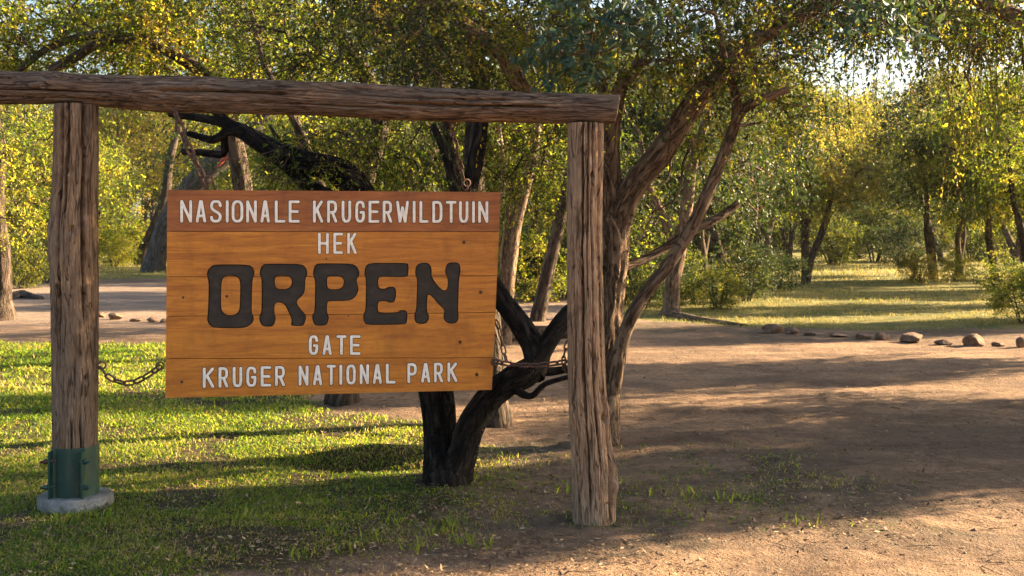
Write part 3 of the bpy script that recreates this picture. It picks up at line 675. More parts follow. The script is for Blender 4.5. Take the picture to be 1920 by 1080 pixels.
def chain(path, label, me=LM, pitch=.056, rings=()):
    C, _ = smoothpath(path, [1] * len(path), .004)
    s = np.concatenate([[0], np.cumsum(np.linalg.norm(np.diff(C, axis=0), axis=1))]); n_ = max(1, int(round(s[-1] / pitch)))
    root = thing('chain', label, 'chain', Vector(C[0]), 'rusty chains holding the sign')
    base = random.uniform(0, 1)
    for k in range(n_):
        m0, m1 = (k) / n_ * s[-1], (k + 1) / n_ * s[-1]
        p0 = Vector([np.interp(m0, s, C[:, i_]) for i_ in range(3)]); p1 = Vector([np.interp(m1, s, C[:, i_]) for i_ in range(3)])
        d = (p1 - p0).normalized(); q_ = d.to_track_quat('X', 'Z').to_matrix().to_4x4() @ Matrix.Rotation((PI / 4 if k % 2 else -PI / 4) + random.uniform(-.25, .25), 4, 'X')
        o_ = link('link', me, root); o_.matrix_local = Matrix.Translation((p0 + p1) / 2 - root.location) @ q_
    for p in rings:
        o_ = link('ring', RING, root); o_.matrix_local = Matrix.Translation(p - root.location) @ Matrix.Rotation(PI / 2, 4, 'X') @ Matrix.Rotation(.5, 4, 'Y')
ZF = 6.0
chain([at(328, 208, 6.12), at(340, 245, 6.11), at(360, 290, 6.1), at(377, 325, 6.09), at(388, 352, 6.09)], 'rusty chain hanging from the beam to the sign corner nearest the green footed post', me=LBIG, pitch=.066, rings=(at(391, 337, 6.07),))
chain([at(845, 222, 6.16), at(852, 260, 6.2), at(860, 300, 6.24), at(868, 330, 6.27), at(873, 356, 6.285)], 'rusty chain hanging from the beam above the letters TUIN on the sign', rings=(at(875, 343, 6.27),))
chain([at(188, 688, 6.13), at(202, 706, 6.11), at(222, 716, 6.1), at(245, 719, 6.09), at(270, 708, 6.08), at(288, 697, 6.08), at(302, 686, 6.075)], 'short sagging rusty chain between the green footed post and the sign', rings=(at(191, 685, 6.13), at(300, 686, 6.07)))
chain([at(924, 676, 6.27), at(950, 682, 6.24), at(985, 685, 6.19), at(1020, 684, 6.14), at(1062, 678, 6.08)], 'taut rusty chain between the sign and the paler split post', rings=(at(928, 679, 6.26),))
chain([at(1066, 640, 6.1), at(1060, 655, 6.1), at(1056, 680, 6.09), at(1064, 698, 6.09)], 'short loose chain end dangling beside the paler split post', me=LM2, pitch=.05)
chain([at(929, 600, 6.33), at(936, 615, 6.33), at(940, 640, 6.33), at(945, 660, 6.31), at(950, 678, 6.28)], 'loose thin chain end hanging at the sign edge below the letter N', me=LM2, pitch=.05)

# ------------------------------------------------------------------ trees: skeleton grows to reach leaf clumps
def connect(mb, nodes, centers, rbase=.012, wig=.10, sides=5, order=None):
    """greedy: every clump centre gets a curved branch from the nearest skeleton point"""
    nodes = [np.asarray(n_, float) for n_ in nodes]; NP = np.array(nodes)
    d0 = np.min(np.linalg.norm(centers[:, None] - NP[None], axis=2), axis=1); od = np.argsort(d0)
    for k in od:
        c = centers[k]; d = np.linalg.norm(NP - c, axis=1) + .25 * np.maximum(0, NP[:, 2] - c[2]); j = int(np.argmin(d)); p = NP[j]; L = np.linalg.norm(c - p)
        if L < .05: continue
        mid1 = p * .66 + c * .34 + rng.normal(size=3) * L * wig; mid2 = p * .33 + c * .67 + rng.normal(size=3) * L * wig; mid1[2] += L * .06
        r0 = min(rbase * (1 + 1.6 * L), rbase * 5)
        C, R = tube(mb, [p, mid1, mid2, c], [r0, r0 * .75, r0 * .55, r0 * .3], sides, max(.12, L / 8), .0, .1 if sides > 5 else 0, caps=(False, False))
        NP = np.vstack([NP, C[2:]])
    return NP

def build_tree_meshes(name, trunks, centers, rc, ntw, nlf, L, W, bark, leaf, sides=9, step=.12, fur=.06, off=(0, 0, 0), rbase=.014, twr=.003, droop=.35, hang=0, big=False, wig=.1, minz=None, twigs=True, flat=.4, csides=5):
    tb = MB(); nodes = []
    for t in trunks:
        P, R = t[0], t[1]
        C, R2 = tube(tb, P, R, t[2] if len(t) > 2 else sides, t[3] if len(t) > 3 else step, fur, .07, caps=(False, True))
        keep = C if minz is None else C[C[:, 2] > minz]
        nodes += list(keep[::max(1, int(.25 / (t[3] if len(t) > 3 else step)))])
    connect(tb, nodes, centers, rbase, wig, csides)
    v, q, var, tw = clump_leaves(centers, rc, ntw, nlf, L, W, droop, hang, big, flat, twr)
    if twigs: batch_twigs(tb, *tw, seg=2)
    lb = MB(); lb.add(v, q)
    return tb.mesh(name + '_trunk', [bark], off), lb.mesh(name + '_crown', [leaf], off, False, False, var)

def proto(kind, seed):
    global rng
    rng = np.random.default_rng(seed); r = rng
    if kind == 'broad':      # spreading bush-savanna tree about 7 m tall
        H = 7.0; st = []
        ns = r.integers(1, 4); lean = r.uniform(0, 6.28)
        for k in range(ns):
            a = lean + k * 2.2 + r.uniform(-.4, .4); sp = r.uniform(.25, .6)
            P = [(0.1 * k, 0, -.15), (.12 * math.cos(a) + .1 * k, .12 * math.sin(a), .7), (sp * math.cos(a), sp * math.sin(a), 1.8), (sp * 1.9 * math.cos(a + .3), sp * 1.9 * math.sin(a + .3), 3.0), (sp * 2.4 * math.cos(a), sp * 2.4 * math.sin(a), 4.6)]
            st.append((P, [.17, .14, .12, .09, .04]))
        n_ = 150; c = r.normal(size=(n_ * 4, 3)); c /= np.linalg.norm(c, axis=1)[:, None]; c *= (r.uniform(.25, 1, n_ * 4) ** .5)[:, None]
        c = c * np.array([2.9, 2.9, 2.3]) + np.array([0, 0, 4.5]); c = c[c[:, 2] > [1.9, .8, 1.5, .7][seed % 4] + .5 * np.abs(np.sin(np.arctan2(c[:, 1], c[:, 0]) * 3 + seed))]
        nn = fbm(c[:, 0] * .6 + 50, c[:, 1] * .6 + c[:, 2] * .5 + 50, seed, 2); c = c[nn > .42][:n_]
        return build_tree_meshes('tree', st, c, .62, 19, 17, .085, .044, BARK_FAR, [LEAF_YG, LEAF_OLIVE, LEAF_DARK][seed % 3], 8, .25, .08, droop=.3)
    if kind == 'shade':      # dense clumpy crown with open holes between the clumps
        st = [([(0, 0, -.15), (.1, 0, 1), (0, .1, 2.2), (.2, 0, 4.4)], [.17, .14, .11, .05]), ([(0, .1, 1), (.8, .3, 2.4), (1.5, .3, 4)], [.09, .07, .03]), ([(0, 0, 1.2), (-.8, -.3, 2.6), (-1.6, 0, 4)], [.09, .07, .03])]
        n_ = 150; c = r.normal(size=(n_ * 4, 3)); c /= np.linalg.norm(c, axis=1)[:, None]; c *= (r.uniform(.15, 1, n_ * 4) ** .5)[:, None]
        c = c * np.array([2.8, 2.8, 2.5]) + np.array([0, 0, 4.1]); nn = fbm(c[:, 0] * .75 + 50, c[:, 1] * .75 + c[:, 2] * .9 + 50, seed, 1); c = c[(nn > .42) & (c[:, 2] > 1.5)][:n_]
        return build_tree_meshes('tree', st, c, .55, 26, 20, .095, .055, BARK_FAR, LEAF_OLIVE, 8, .25, .08, droop=.3)
    if kind == 'tall':
        st = [([(0, 0, -.2), (.1, .05, 1.5), (-.1, .1, 3.5), (.2, 0, 6), (.1, .1, 9)], [.26, .21, .18, .13, .05]), ([(-.05, .05, 3), (.7, .3, 4.6), (1.5, .5, 6.6), (1.8, .3, 8.4)], [.12, .1, .07, .03]), ([(0, .1, 2.4), (-.9, -.3, 3.9), (-1.6, -.2, 5.8), (-1.8, -.3, 7.4)], [.12, .1, .07, .03])]
        n_ = 190; c = r.normal(size=(n_ * 4, 3)); c /= np.linalg.norm(c, axis=1)[:, None]; c *= (r.uniform(.2, 1, n_ * 4) ** .5)[:, None]
        c = c * np.array([3.6, 3.6, 3.8]) + np.array([0, 0, 7.0]); nn = fbm(c[:, 0] * .5 + 50, c[:, 1] * .5 + c[:, 2] * .6 + 50, seed, 2); c = c[nn > .44][:n_]
        return build_tree_meshes('tree', st, c, .78, 18, 17, .11, .055, BARK_FAR, [LEAF_OLIVE, LEAF_YG][seed % 2], 8, .3, .08, droop=.35)
    if kind == 'bush':       # leafy to the ground, 2.4 m
        st = []
        for k in range(7):
            a = k * .9 + r.uniform(0, .5); l = r.uniform(.6, 1.2); st.append(([(.1 * math.cos(a), .1 * math.sin(a), -.1), (.35 * l * math.cos(a), .35 * l * math.sin(a), .6), (.75 * l * math.cos(a), .75 * l * math.sin(a), 1.5)], [.035, .025, .01]))
        n_ = 62; c = r.normal(size=(n_ * 3, 3)); c /= np.linalg.norm(c, axis=1)[:, None]; c *= (r.uniform(.3, 1, n_ * 3) ** .5)[:, None]; c = c * np.array([1.35, 1.35, 1.15]) + np.array([0, 0, 1.15]); c = c[c[:, 2] > .2][:n_]
        return build_tree_meshes('shrub', st, c, .42, 16, 13, .075, .036, BARK_FAR, [LEAF_YG, LEAF_DARK, LEAF_OLIVE][seed % 3], 6, .2, .0, droop=.25)
PR = {('broad', k): proto('broad', 100 + k) for k in range(4)}
PR.update({('shade', k): proto('shade', 400 + k) for k in range(3)})
PR.update({('tall', k): proto('tall', 200 + k) for k in range(2)})
PR.update({('bush', k): proto('bush', 300 + k) for k in range(3)})
def put(key, x, y, sc, rz, label, group, name='tree', cat='tree', leaf=None, sz=1.0):
    t = thing(name, label, cat, (x, y, float(gz(x, y)) - .03), group)
    t.rotation_euler = (0, 0, rz); t.scale = (sc, sc, sc * sz)
    a = link('trunk' if name == 'tree' else 'stem', PR[key][0], t); b_ = link('crown' if name == 'tree' else 'foliage', PR[key][1], t, kind='stuff')
    if leaf: b_.material_slots[0].link = 'OBJECT'; b_.material_slots[0].material = leaf
    return t

def pxs(pts, Y0, Y1=None):
    Y1 = Y0 if Y1 is None else Y1; n_ = len(pts); return [at(p[0], p[1], Y0 + (Y1 - Y0) * k / max(1, n_ - 1)) for k, p in enumerate(pts)]
def clumps_px(spec, seed):
    """spec: (x0,x1,y0,y1,Y0,Y1,count) boxes in photo pixels with real distances"""
    r = np.random.default_rng(seed); out = []
    for x0, x1, y0, y1, Y0, Y1, c_ in spec:
        for _ in range(c_): out.append(tuple(at(r.uniform(x0, x1), r.uniform(y0, y1), r.uniform(Y0, Y1))))
    return np.array(out)
def hero(label, basepx, trunks, groups, bark, name='tree', cat='tree', tsides=9, **kw):
    """trunks + several foliage groups [(centers, rc, ntw, nlf, L, W, leafmat, extra)]"""
    global rng
    rng = np.random.default_rng(abs(hash_(label)) % 100000)
    bx, by, bY = basepx; root = Vector(((bx - 960) / F * bY, bY, 0)); root.z = float(gz(root.x, root.y))
    t = thing(name, label, cat, root); off = tuple(root); tb = MB(); nodes = []
    for tr in trunks:
        if tr[0][0][2] < .25 + (bY > 30): tr = ([tr[0][0] - Vector((0, 0, .35 + .01 * bY))] + list(tr[0]), [tr[1][0] * 1.1] + list(tr[1])) + tuple(tr[2:])
        C, R2 = tube(tb, tr[0], tr[1], tr[2] if len(tr) > 2 else tsides, tr[3] if len(tr) > 3 else .08, kw.get('fur', .1), .06, caps=(False, True))
        st = max(1, int(.2 / (tr[3] if len(tr) > 3 else .08)))
        nodes += [c for c in C[::st] if c[2] > kw.get('minz', 1.8)]
    tb2 = MB(); tws = []
    NPn = nodes
    for g in groups:
        c, rc, ntw, nlf, L, W, mat = g[:7]; ex = g[7] if len(g) > 7 else {}
        NPn = list(connect(tb2, NPn, c, kw.get('rbase', .010), kw.get('wig', .12), kw.get('csides', 6)))
        v, q, var, tw = clump_leaves(c, rc, ntw, nlf, L, W, **ex); batch_twigs(tb2, *tw, seg=3)
        lb = MB(); lb.add(v, q); link('crown', lb.mesh('crown', [mat], off, False, False, var), t, kind='stuff')
    link('trunk', tb.mesh('trunk', [bark], off), t)
    if tb2.n: link('branches', tb2.mesh('branches', [kw.get('bbark', bark)], off), t)
    return t
def hash_(s):
    h = 7
    for ch in s: h = (h * 131 + ord(ch)) % 1000003
    return h

# A: black forked tree right behind the sign
ya = 6.74
tA = [
 (pxs([(836, 935), (830, 895), (828, 850), (824, 795), (818, 740), (796, 620), (745, 490), (695, 395), (645, 328), (570, 302), (505, 272), (445, 240), (390, 224), (318, 214)], ya, 7.6), [.155, .122, .107, .10, .102, .10, .095, .085, .088, .066, .05, .035, .028, .02], 44, .03),
 (pxs([(845, 930), (862, 870), (880, 805), (905, 762), (945, 722), (985, 700), (1008, 682)], ya + .03, ya + .1), [.13, .085, .078, .075, .078, .08, .06], 44, .03),
 (pxs([(998, 705), (1006, 672), (995, 640), (968, 598), (942, 562), (915, 515), (885, 440), (878, 370), (892, 300), (905, 215)], ya + .1, 7.5), [.07, .075, .068, .062, .058, .055, .052, .05, .05, .04], 34, .03),
 (pxs([(1000, 700), (1020, 655), (1042, 618), (1066, 588), (1100, 555), (1130, 500)], ya + .1, 7.2), [.06, .056, .052, .048, .04, .03], 30, .03),
 (pxs([(960, 722), (978, 738), (998, 742), (1022, 720), (1068, 706)], ya + .05, ya - .1), [.03, .022, .018, .016, .013], 14, .03),
 (pxs([(1000, 694), (1035, 697), (1080, 688)], ya + .12, ya + .2), [.03, .026, .02], 14, .03),
 (pxs([(705, 410), (640, 378), (585, 352), (545, 318), (508, 288), (468, 262), (430, 232), (400, 205)], 7.2, 7.5), [.05, .046, .043, .04, .038, .033, .03, .025], 26, .03),
 (pxs([(470, 262), (430, 246), (400, 262), (352, 250)], 7.45, 7.55), [.028, .026, .028, .018], 16, .04),
 (pxs([(424, 228), (420, 260), (418, 288), (380, 286), (342, 284)], 7.5, 7.6), [.026, .024, .026, .024, .02], 16, .04),
 (pxs([(870, 400), (850, 350), (835, 290), (812, 235)], 7.2, 7.4), [.03, .03, .026, .02], 14, .04)]
gA = [(clumps_px([(540, 720, 235, 340, 6.9, 7.6, 15), (690, 1060, 232, 350, 7.0, 8.6, 26), (940, 1000, 300, 440, 8, 9, 3), (460, 560, 235, 330, 7.8, 8.6, 4)], 1), .27, 13, 14, .032, .010, LEAF_YG, dict(droop=.5, hang=.25, twr=.0022))]
tree_a = hero('blackened forked tree with bare charred limbs standing close behind the sign', (832, 925, ya), tA, gA, BARK_BLACK, fur=.20, minz=1.7, rbase=.004)
tb_ = MB(); n_ = 46; rng = np.random.default_rng(5)
c_ = clumps_px([(520, 740, 240, 345, 6.95, 7.5, 26), (760, 1050, 240, 340, 7.1, 8.2, 20)], 31); d_ = rng.normal(size=(n_, 3)); d_[:, 1] *= .5; d_[:, 2] = d_[:, 2] * .6 - .15; d_ /= np.linalg.norm(d_, axis=1)[:, None]
batch_twigs(tb_, c_, d_, rng.uniform(.18, .5, n_), rng.uniform(.003, .0065, n_), rng.uniform(-.3, .6, n_), 5)
sp = np.repeat(np.arange(n_), 3); t_ = rng.uniform(.3, .8, len(sp)); d2 = d_[sp] + rng.normal(size=(len(sp), 3)) * .6; d2 /= np.linalg.norm(d2, axis=1)[:, None]
batch_twigs(tb_, c_[sp] + d_[sp] * (.3 * t_)[:, None], d2, rng.uniform(.06, .2, len(sp)), rng.uniform(.0015, .003, len(sp)), rng.uniform(-.2, .5, len(sp)), 3)
link('bare_twigs', tb_.mesh('bare_twigs', [BARK_BROWN], tuple(tree_a.location)), tree_a, 'pale leafless twigs', kind='stuff')
# B, C: two dark trunks further back
tB = [(pxs([(928, 800), (926, 740), (920, 640), (908, 500), (893, 380), (888, 300), (893, 230), (902, 150), (880, 60), (850, -30)], 9.05, 9.6), [.14, .105, .095, .09, .085, .085, .08, .07, .055, .03], 24, .06),
      (pxs([(905, 480), (870, 400), (845, 300), (838, 230), (815, 120), (760, 20)], 9.1, 9.8), [.06, .055, .05, .045, .035, .02], 16, .06)]
gB = [(clumps_px([(640, 1000, -120, 150, 8.8, 11, 40), (760, 1010, 130, 220, 9, 10.5, 8)], 2), .42, 22, 20, .034, .016, LEAF_OLIVE)]
hero('dark brown tree rising behind the right half of the sign', (928, 798, 9.05), tB, gB, BARK_FAR, fur=.12)
tC = [(pxs([(640, 762), (644, 690), (650, 560), (660, 430), (685, 330), (712, 240), (690, 150), (640, 70), (625, -20)], 10.3, 11), [.17, .12, .11, .10, .09, .085, .075, .065, .04], 22, .07),
      (pxs([(660, 440), (600, 350), (560, 240), (500, 130), (470, 20)], 10.5, 11.5), [.06, .05, .045, .035, .02], 14, .08)]
gC = [(clumps_px([(380, 760, -120, 110, 10, 12.5, 42), (450, 640, 90, 200, 10, 12, 7), (590, 760, 235, 330, 10, 11.5, 7)], 3), .45, 20, 18, .042, .020, LEAF_OLIVE)]
hero('dark tree behind the left half of the sign, its stump foot showing below the boards', (640, 760, 10.3), tC, gC, BARK_FAR, fur=.12)
# D: furrowed brown tree behind the paler post
yd = 8.3
tD = [
 (pxs([(1126, 862), (1128, 810), (1131, 700), (1138, 570), (1146, 480), (1150, 410)], yd), [.17, .125, .112, .113, .122, .115], 56, .03),
 (pxs([(1149, 430), (1146, 350), (1144, 280), (1152, 215), (1165, 160), (1198, 118), (1215, 50), (1225, -60)], yd, 8.0), [.085, .075, .062, .055, .046, .04, .032, .02], 44, .03),
 (pxs([(1154, 440), (1172, 380), (1198, 335), (1240, 285), (1282, 222), (1312, 178), (1355, 128), (1405, 82), (1490, 35), (1620, -20)], yd, 7.7), [.09, .086, .082, .079, .076, .073, .066, .058, .045, .02], 50, .03),
 (pxs([(1146, 210), (1128, 160), (1120, 80), (1090, -20)], yd, 8.4), [.045, .04, .034, .02], 18, .05),
 (pxs([(1146, 240), (1085, 216), (1010, 188), (975, 160), (945, 105), (905, 70), (860, 38), (790, -10)], yd + .1, 7.6), [.05, .06, .062, .06, .055, .05, .045, .03], 34, .03),
 (pxs([(1148, 735), (1158, 680), (1172, 622), (1202, 562), (1255, 492), (1300, 420), (1336, 340), (1364, 272), (1382, 215), (1376, 165), (1360, 112), (1340, 20)], yd - .05, 7.5), [.055, .05, .046, .044, .043, .042, .04, .038, .034, .028, .02, .012], 30, .03),
 (pxs([(1380, 228), (1398, 202), (1438, 182), (1480, 167)], 7.7, 7.6), [.03, .030, .026, .022], 16, .03),
 (pxs([(1378, 236), (1405, 234), (1428, 229)], 7.7, 7.7), [.012, .010, .006], 8, .05),
 (pxs([(1160, 505), (1195, 492), (1235, 472), (1290, 438), (1340, 412), (1384, 382)], 8.35, 8.7), [.034, .032, .03, .031, .030, .027], 20, .03),
 (pxs([(1160, 460), (1153, 428), (1145, 405)], 8.12, 8.05), [.03, .018, .004], 12, .02),
 (pxs([(1190, 128), (1230, 112), (1290, 122)], 8.0, 7.6), [.02, .014, .008], 8, .05)]
def canopyD():
    r = np.random.default_rng(44); out = []
    prof = lambda x: np.interp(x, [500, 650, 800, 1000, 1150, 1280, 1400, 1480, 1580, 1700, 1800, 1950, 2300], [-60, 10, 120, 150, 140, 215, 200, 90, 10, 20, 60, 60, 60])
    while len(out) < 230:
        Y = r.uniform(6.6, 10.6); px_ = r.uniform(560, 2050); z = r.uniform(2.45, 4.9)
        py_ = HZ - (z - CH) / Y * F
        if py_ < prof(px_) and fbm(np.array(px_ / 90. + 9), np.array(z * 2. + Y), 12, 2) > .42: out.append(((px_ - 960) / F * Y, Y, z))
    return np.array(out)
_cd = canopyD()
gD = [(_cd[::2], .42, 26, 22, .036, .018, LEAF_DARK), (_cd[1::2], .42, 26, 22, .036, .018, LEAF_OLIVE),
      (clumps_px([(1190, 1350, 120, 290, 8, 9.5, 14), (1180, 1260, 330, 470, 8.5, 9.5, 3), (1380, 1530, 60, 200, 8, 10, 10), (1400, 1500, 190, 260, 9, 10, 3), (900, 1100, 40, 150, 9, 10.5, 8), (700, 1500, -30, 120, 7.0, 8.6, 34)], 5), .26, 14, 14, .034, .017, LEAF_YG),
      (clumps_px([(1020, 1270, 10, 105, 5.9, 6.5, 8), (1430, 1700, -10, 35, 5.9, 6.6, 5), (1040, 1100, 90, 120, 6.1, 6.4, 3)], 6), .19, 8, 8, .066, .032, LEAF_BLUE, dict(big=True, flat=.25, hang=.2, twr=.002))]
hero('furrowed brown tree with a thick limb sweeping right, just behind the paler split post', (1127, 850, yd), tD, gD, BARK_BROWN, fur=.2, rbase=.006, minz=2.2)
# E: tree out to the right whose limb and weeping twigs enter at the top right
tE = [(pxs([(2180, 800), (2160, 600), (2120, 400), (2060, 200), (1990, 80), (1900, 28), (1835, -2), (1760, -40)], 9.0, 8.2), [.22, .18, .17, .15, .12, .06, .055, .04], 30, .06),
      (pxs([(1905, 30), (1914, 80), (1925, 150)], 8.5, 8.6), [.02, .015, .01], 8, .06)]
gE = [(clumps_px([(1500, 1900, -260, 20, 7.6, 10.5, 36), (1750, 2300, -350, 60, 7.5, 11, 50), (1760, 1900, 20, 110, 8.6, 9.6, 7), (1560, 1900, 0, 60, 9, 10.5, 8)], 7), .42, 22, 16, .045, .018, LEAF_YG, dict(hang=.3)),
      (clumps_px([(1790, 1830, 100, 230, 8.4, 8.7, 4), (1830, 1900, 60, 160, 8.6, 9, 4), (1640, 1740, 20, 70, 8.6, 9.3, 4), (1535, 1600, 40, 110, 9, 9.6, 3)], 8), .34, 7, 15, .036, .011, LEAF_YG, dict(hang=1.5, droop=.3, twr=.003))]
hero('tree at the right edge whose limb and weeping twigs hang in at the top corner', (2180, 800, 9.0), tE, gE, BARK_BROWN, fur=.1, rbase=.006)
# F: arching limbs upper left
tF = [(pxs([(480, 680), (472, 560), (462, 430), (452, 330), (430, 230), (405, 165), (345, 112), (255, 74), (175, 66), (95, 88), (35, 132)], 13.9, 13.2), [.16, .13, .12, .11, .10, .085, .07, .055, .05, .042, .035], 22, .08),
      (pxs([(255, 74), (180, 84), (140, 108), (92, 132)], 13.3, 13.0), [.04, .055, .06, .05], 16, .08),
      (pxs([(430, 230), (470, 130), (500, 20), (490, -80)], 13.8, 14.2), [.08, .07, .05, .03], 14, .1)]
gF = [(clumps_px([(-60, 620, -60, 70, 12.5, 16.5, 110), (-60, 330, 60, 150, 13, 17, 46), (330, 640, 60, 200, 13, 17, 40), (-60, 300, -260, -60, 12, 15, 14)], 9), .55, 18, 16, .058, .027, LEAF_YG)]
hero('tree with dark arching limbs above the beam over the green footed post', (480, 675, 13.9), tF, gF, BARK_FAR, fur=.1)
# slender trees in the gap right of the sign
tS1 = [(pxs([(1008, 606), (1018, 550), (1032, 490), (1048, 420), (1062, 360), (1078, 250), (1060, 120)], 20.5), [.15, .125, .115, .11, .105, .08, .04], 16, .12)]
gS1 = [(clumps_px([(960, 1160, 20, 330, 19, 22, 34), (1000, 1060, 300, 420, 20, 22, 5)], 10), .6, 16, 14, .075, .034, LEAF_YG)]
hero('slender dark leaning tree seen between the sign and the paler post', (1008, 604, 20.5), tS1, gS1, BARK_FAR)
tS2 = [(pxs([(944, 645), (950, 570), (958, 490), (968, 420), (988, 340), (1004, 265), (1008, 160), (990, 60)], 16.2), [.12, .09, .085, .08, .075, .07, .05, .02], 18, .1),
       (pxs([(952, 560), (945, 480), (955, 380), (940, 280), (930, 180)], 16.2), [.06, .055, .05, .04, .02], 12, .1)]
gS2 = [(clumps_px([(760, 1060, 40, 320, 15, 18, 34)], 11), .5, 14, 14, .06, .026, LEAF_OLIVE)]
hero('pale barked thin tree just beside the right edge of the sign', (944, 643, 16.2), tS2, gS2, BARK_BROWN)
tS3 = [(pxs([(1258, 597), (1259, 575), (1262, 530), (1272, 478), (1286, 400), (1300, 300), (1330, 200), (1340, 100)], 21.8), [.26, .16, .14, .13, .12, .10, .07, .04], 22, .12),
       (pxs([(1272, 478), (1250, 420), (1215, 340), (1200, 250)], 21.8), [.09, .08, .06, .03], 12, .15)]
gS3 = [(clumps_px([(1130, 1470, 80, 330, 20, 24, 48), (1380, 1560, -20, 170, 20, 25, 22), (1170, 1420, 300, 440, 21, 25, 22)], 12), .7, 15, 15, .075, .036, LEAF_DARK)]
hero('lone reddish trunked tree at the far edge of the dirt behind the slim leaning stem', (1258, 595, 21.8), tS3, gS3, BARK_BROWN)
# left edge trunk
tL = [(pxs([(2, 606), (4, 560), (3, 480), (-6, 380), (2, 280), (-20, 180)], 20.8), [.30, .17, .15, .13, .10, .06], 18, .12)]
gL = [(clumps_px([(-160, 90, 160, 420, 20, 24, 30), (10, 240, 200, 400, 21, 26, 22)], 13), .65, 15, 14, .075, .034, LEAF_YG)]
hero('tree at the left edge with pale flared roots on the dirt', (2, 603, 20.8), tL, gL, BARK_FAR)
# big leaning trunk
tG = [(pxs([(286, 514), (296, 470), (314, 412), (350, 358), (400, 310), (446, 268), (500, 205), (560, 120)], 49), [.55, .42, .38, .42, .46, .46, .4, .3], 26, .4)]
tG2 = [(pxs([(268, 479), (285, 440), (310, 370), (318, 300), (350, 180), (365, 60)], 60), [.4, .32, .26, .22, .16, .1], 16, .4)]
hero('slim dark tree standing just left of the massive leaning trunk', (268, 478, 60), tG2, [(clumps_px([(200, 480, -40, 160, 57, 64, 24)], 15), 1.5, 14, 14, .17, .08, LEAF_OLIVE)], BARK_FAR, fur=.06)
rG = hero('massive grey trunk leaning right, seen between the green footed post and the sign', (290, 512, 49), tG, [(clumps_px([(420, 760, -60, 200, 47, 56, 30), (190, 420, 60, 330, 40, 60, 26)], 14), 1.6, 14, 14, .17, .08, LEAF_DARK)], BARK_GREY, fur=.06)
mb = MB(); tube(mb, pxs([(408, 313), (420, 297), (434, 283), (444, 270)], 48.2), [.06, .11, .11, .06], 8, .3)  # thin red strip laid along the leaning trunk
RED, n, b, o = M('faded_red', .9); b.inputs['Base Color'].default_value = (.42, .085, .06, 1)
link('red_streak', mb.mesh('red_streak', [RED], tuple(rG.location)), rG, 'faded red streak along the trunk')

# ------------------------------------------------------------------ background trees from prototypes
random.seed(21)
def bpx(key, px, py, sc, label, group, leaf=None, sz=1.0, rz=None, **k):
    x, y = gat(px, py); return put(key, x, y, sc, random.uniform(0, 6.28) if rz is None else rz, label, group, leaf=leaf, sz=sz, **k)
UN = [ # individually recognisable
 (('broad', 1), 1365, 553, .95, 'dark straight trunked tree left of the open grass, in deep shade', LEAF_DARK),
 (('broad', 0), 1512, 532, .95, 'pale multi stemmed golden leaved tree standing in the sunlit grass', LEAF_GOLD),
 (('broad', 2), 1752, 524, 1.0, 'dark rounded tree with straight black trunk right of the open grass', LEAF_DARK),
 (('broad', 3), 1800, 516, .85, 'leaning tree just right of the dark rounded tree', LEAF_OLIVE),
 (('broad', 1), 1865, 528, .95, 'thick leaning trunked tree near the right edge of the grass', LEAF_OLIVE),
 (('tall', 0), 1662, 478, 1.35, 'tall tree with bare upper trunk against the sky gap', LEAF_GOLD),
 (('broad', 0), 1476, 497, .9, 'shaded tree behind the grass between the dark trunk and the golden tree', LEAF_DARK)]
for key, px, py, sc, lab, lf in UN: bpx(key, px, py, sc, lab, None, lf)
G1 = 'trees around the far grass clearing'
LA = ['dark tree rising just right of the reddish trunk', 'wide dark tree behind the broken grey branch stub', 'olive tree half hidden by the furrowed tree limb', 'olive tree between the dark straight trunk and the golden tree', 'large dark tree closing the far end of the grass', 'olive tree to the right of the sky gap', 'yellow green tree behind the golden tree', 'sunlit tree cut by the right edge behind the kerb stones', 'olive tree behind the leaning trunks on the right', 'golden green tree behind the thick leaning trunk', 'bright tree behind the dark rounded tree', 'bright tree behind the slim leaning stem', 'olive tree seen close beside the paler post', 'bright tree far behind the dark straight trunk']
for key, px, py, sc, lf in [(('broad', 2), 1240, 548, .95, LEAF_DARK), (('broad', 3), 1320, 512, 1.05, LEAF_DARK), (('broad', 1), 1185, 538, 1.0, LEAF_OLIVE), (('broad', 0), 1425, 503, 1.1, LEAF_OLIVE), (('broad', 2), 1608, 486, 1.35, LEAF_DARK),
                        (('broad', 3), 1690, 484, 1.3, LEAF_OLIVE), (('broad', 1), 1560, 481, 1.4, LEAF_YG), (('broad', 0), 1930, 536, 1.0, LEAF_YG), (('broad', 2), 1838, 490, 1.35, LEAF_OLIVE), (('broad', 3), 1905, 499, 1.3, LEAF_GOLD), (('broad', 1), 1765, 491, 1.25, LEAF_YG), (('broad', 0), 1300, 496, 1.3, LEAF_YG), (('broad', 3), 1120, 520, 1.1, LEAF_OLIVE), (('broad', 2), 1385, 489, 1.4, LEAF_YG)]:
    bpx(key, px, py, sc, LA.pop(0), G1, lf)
G2 = 'far trees closing the view beyond the clearing'; L2 = 'distant tree in the woodland belt beyond the clearing'
for k, px in enumerate(range(1090, 2060, 62)):
    gapc = abs(px - 1640) < 50
    bpx([('tall', k % 2), ('broad', k % 4)][k % 3 == 0], px + random.uniform(-12, 12), 470 + random.uniform(-3, 3), (1.1 if gapc else 1.75) * random.uniform(.9, 1.1), L2, G2, [LEAF_YG, LEAF_OLIVE, LEAF_GOLD][k % 3])
G3 = 'trees of the wood on the left'; L3 = 'yellow green tree in the wood behind the left track'
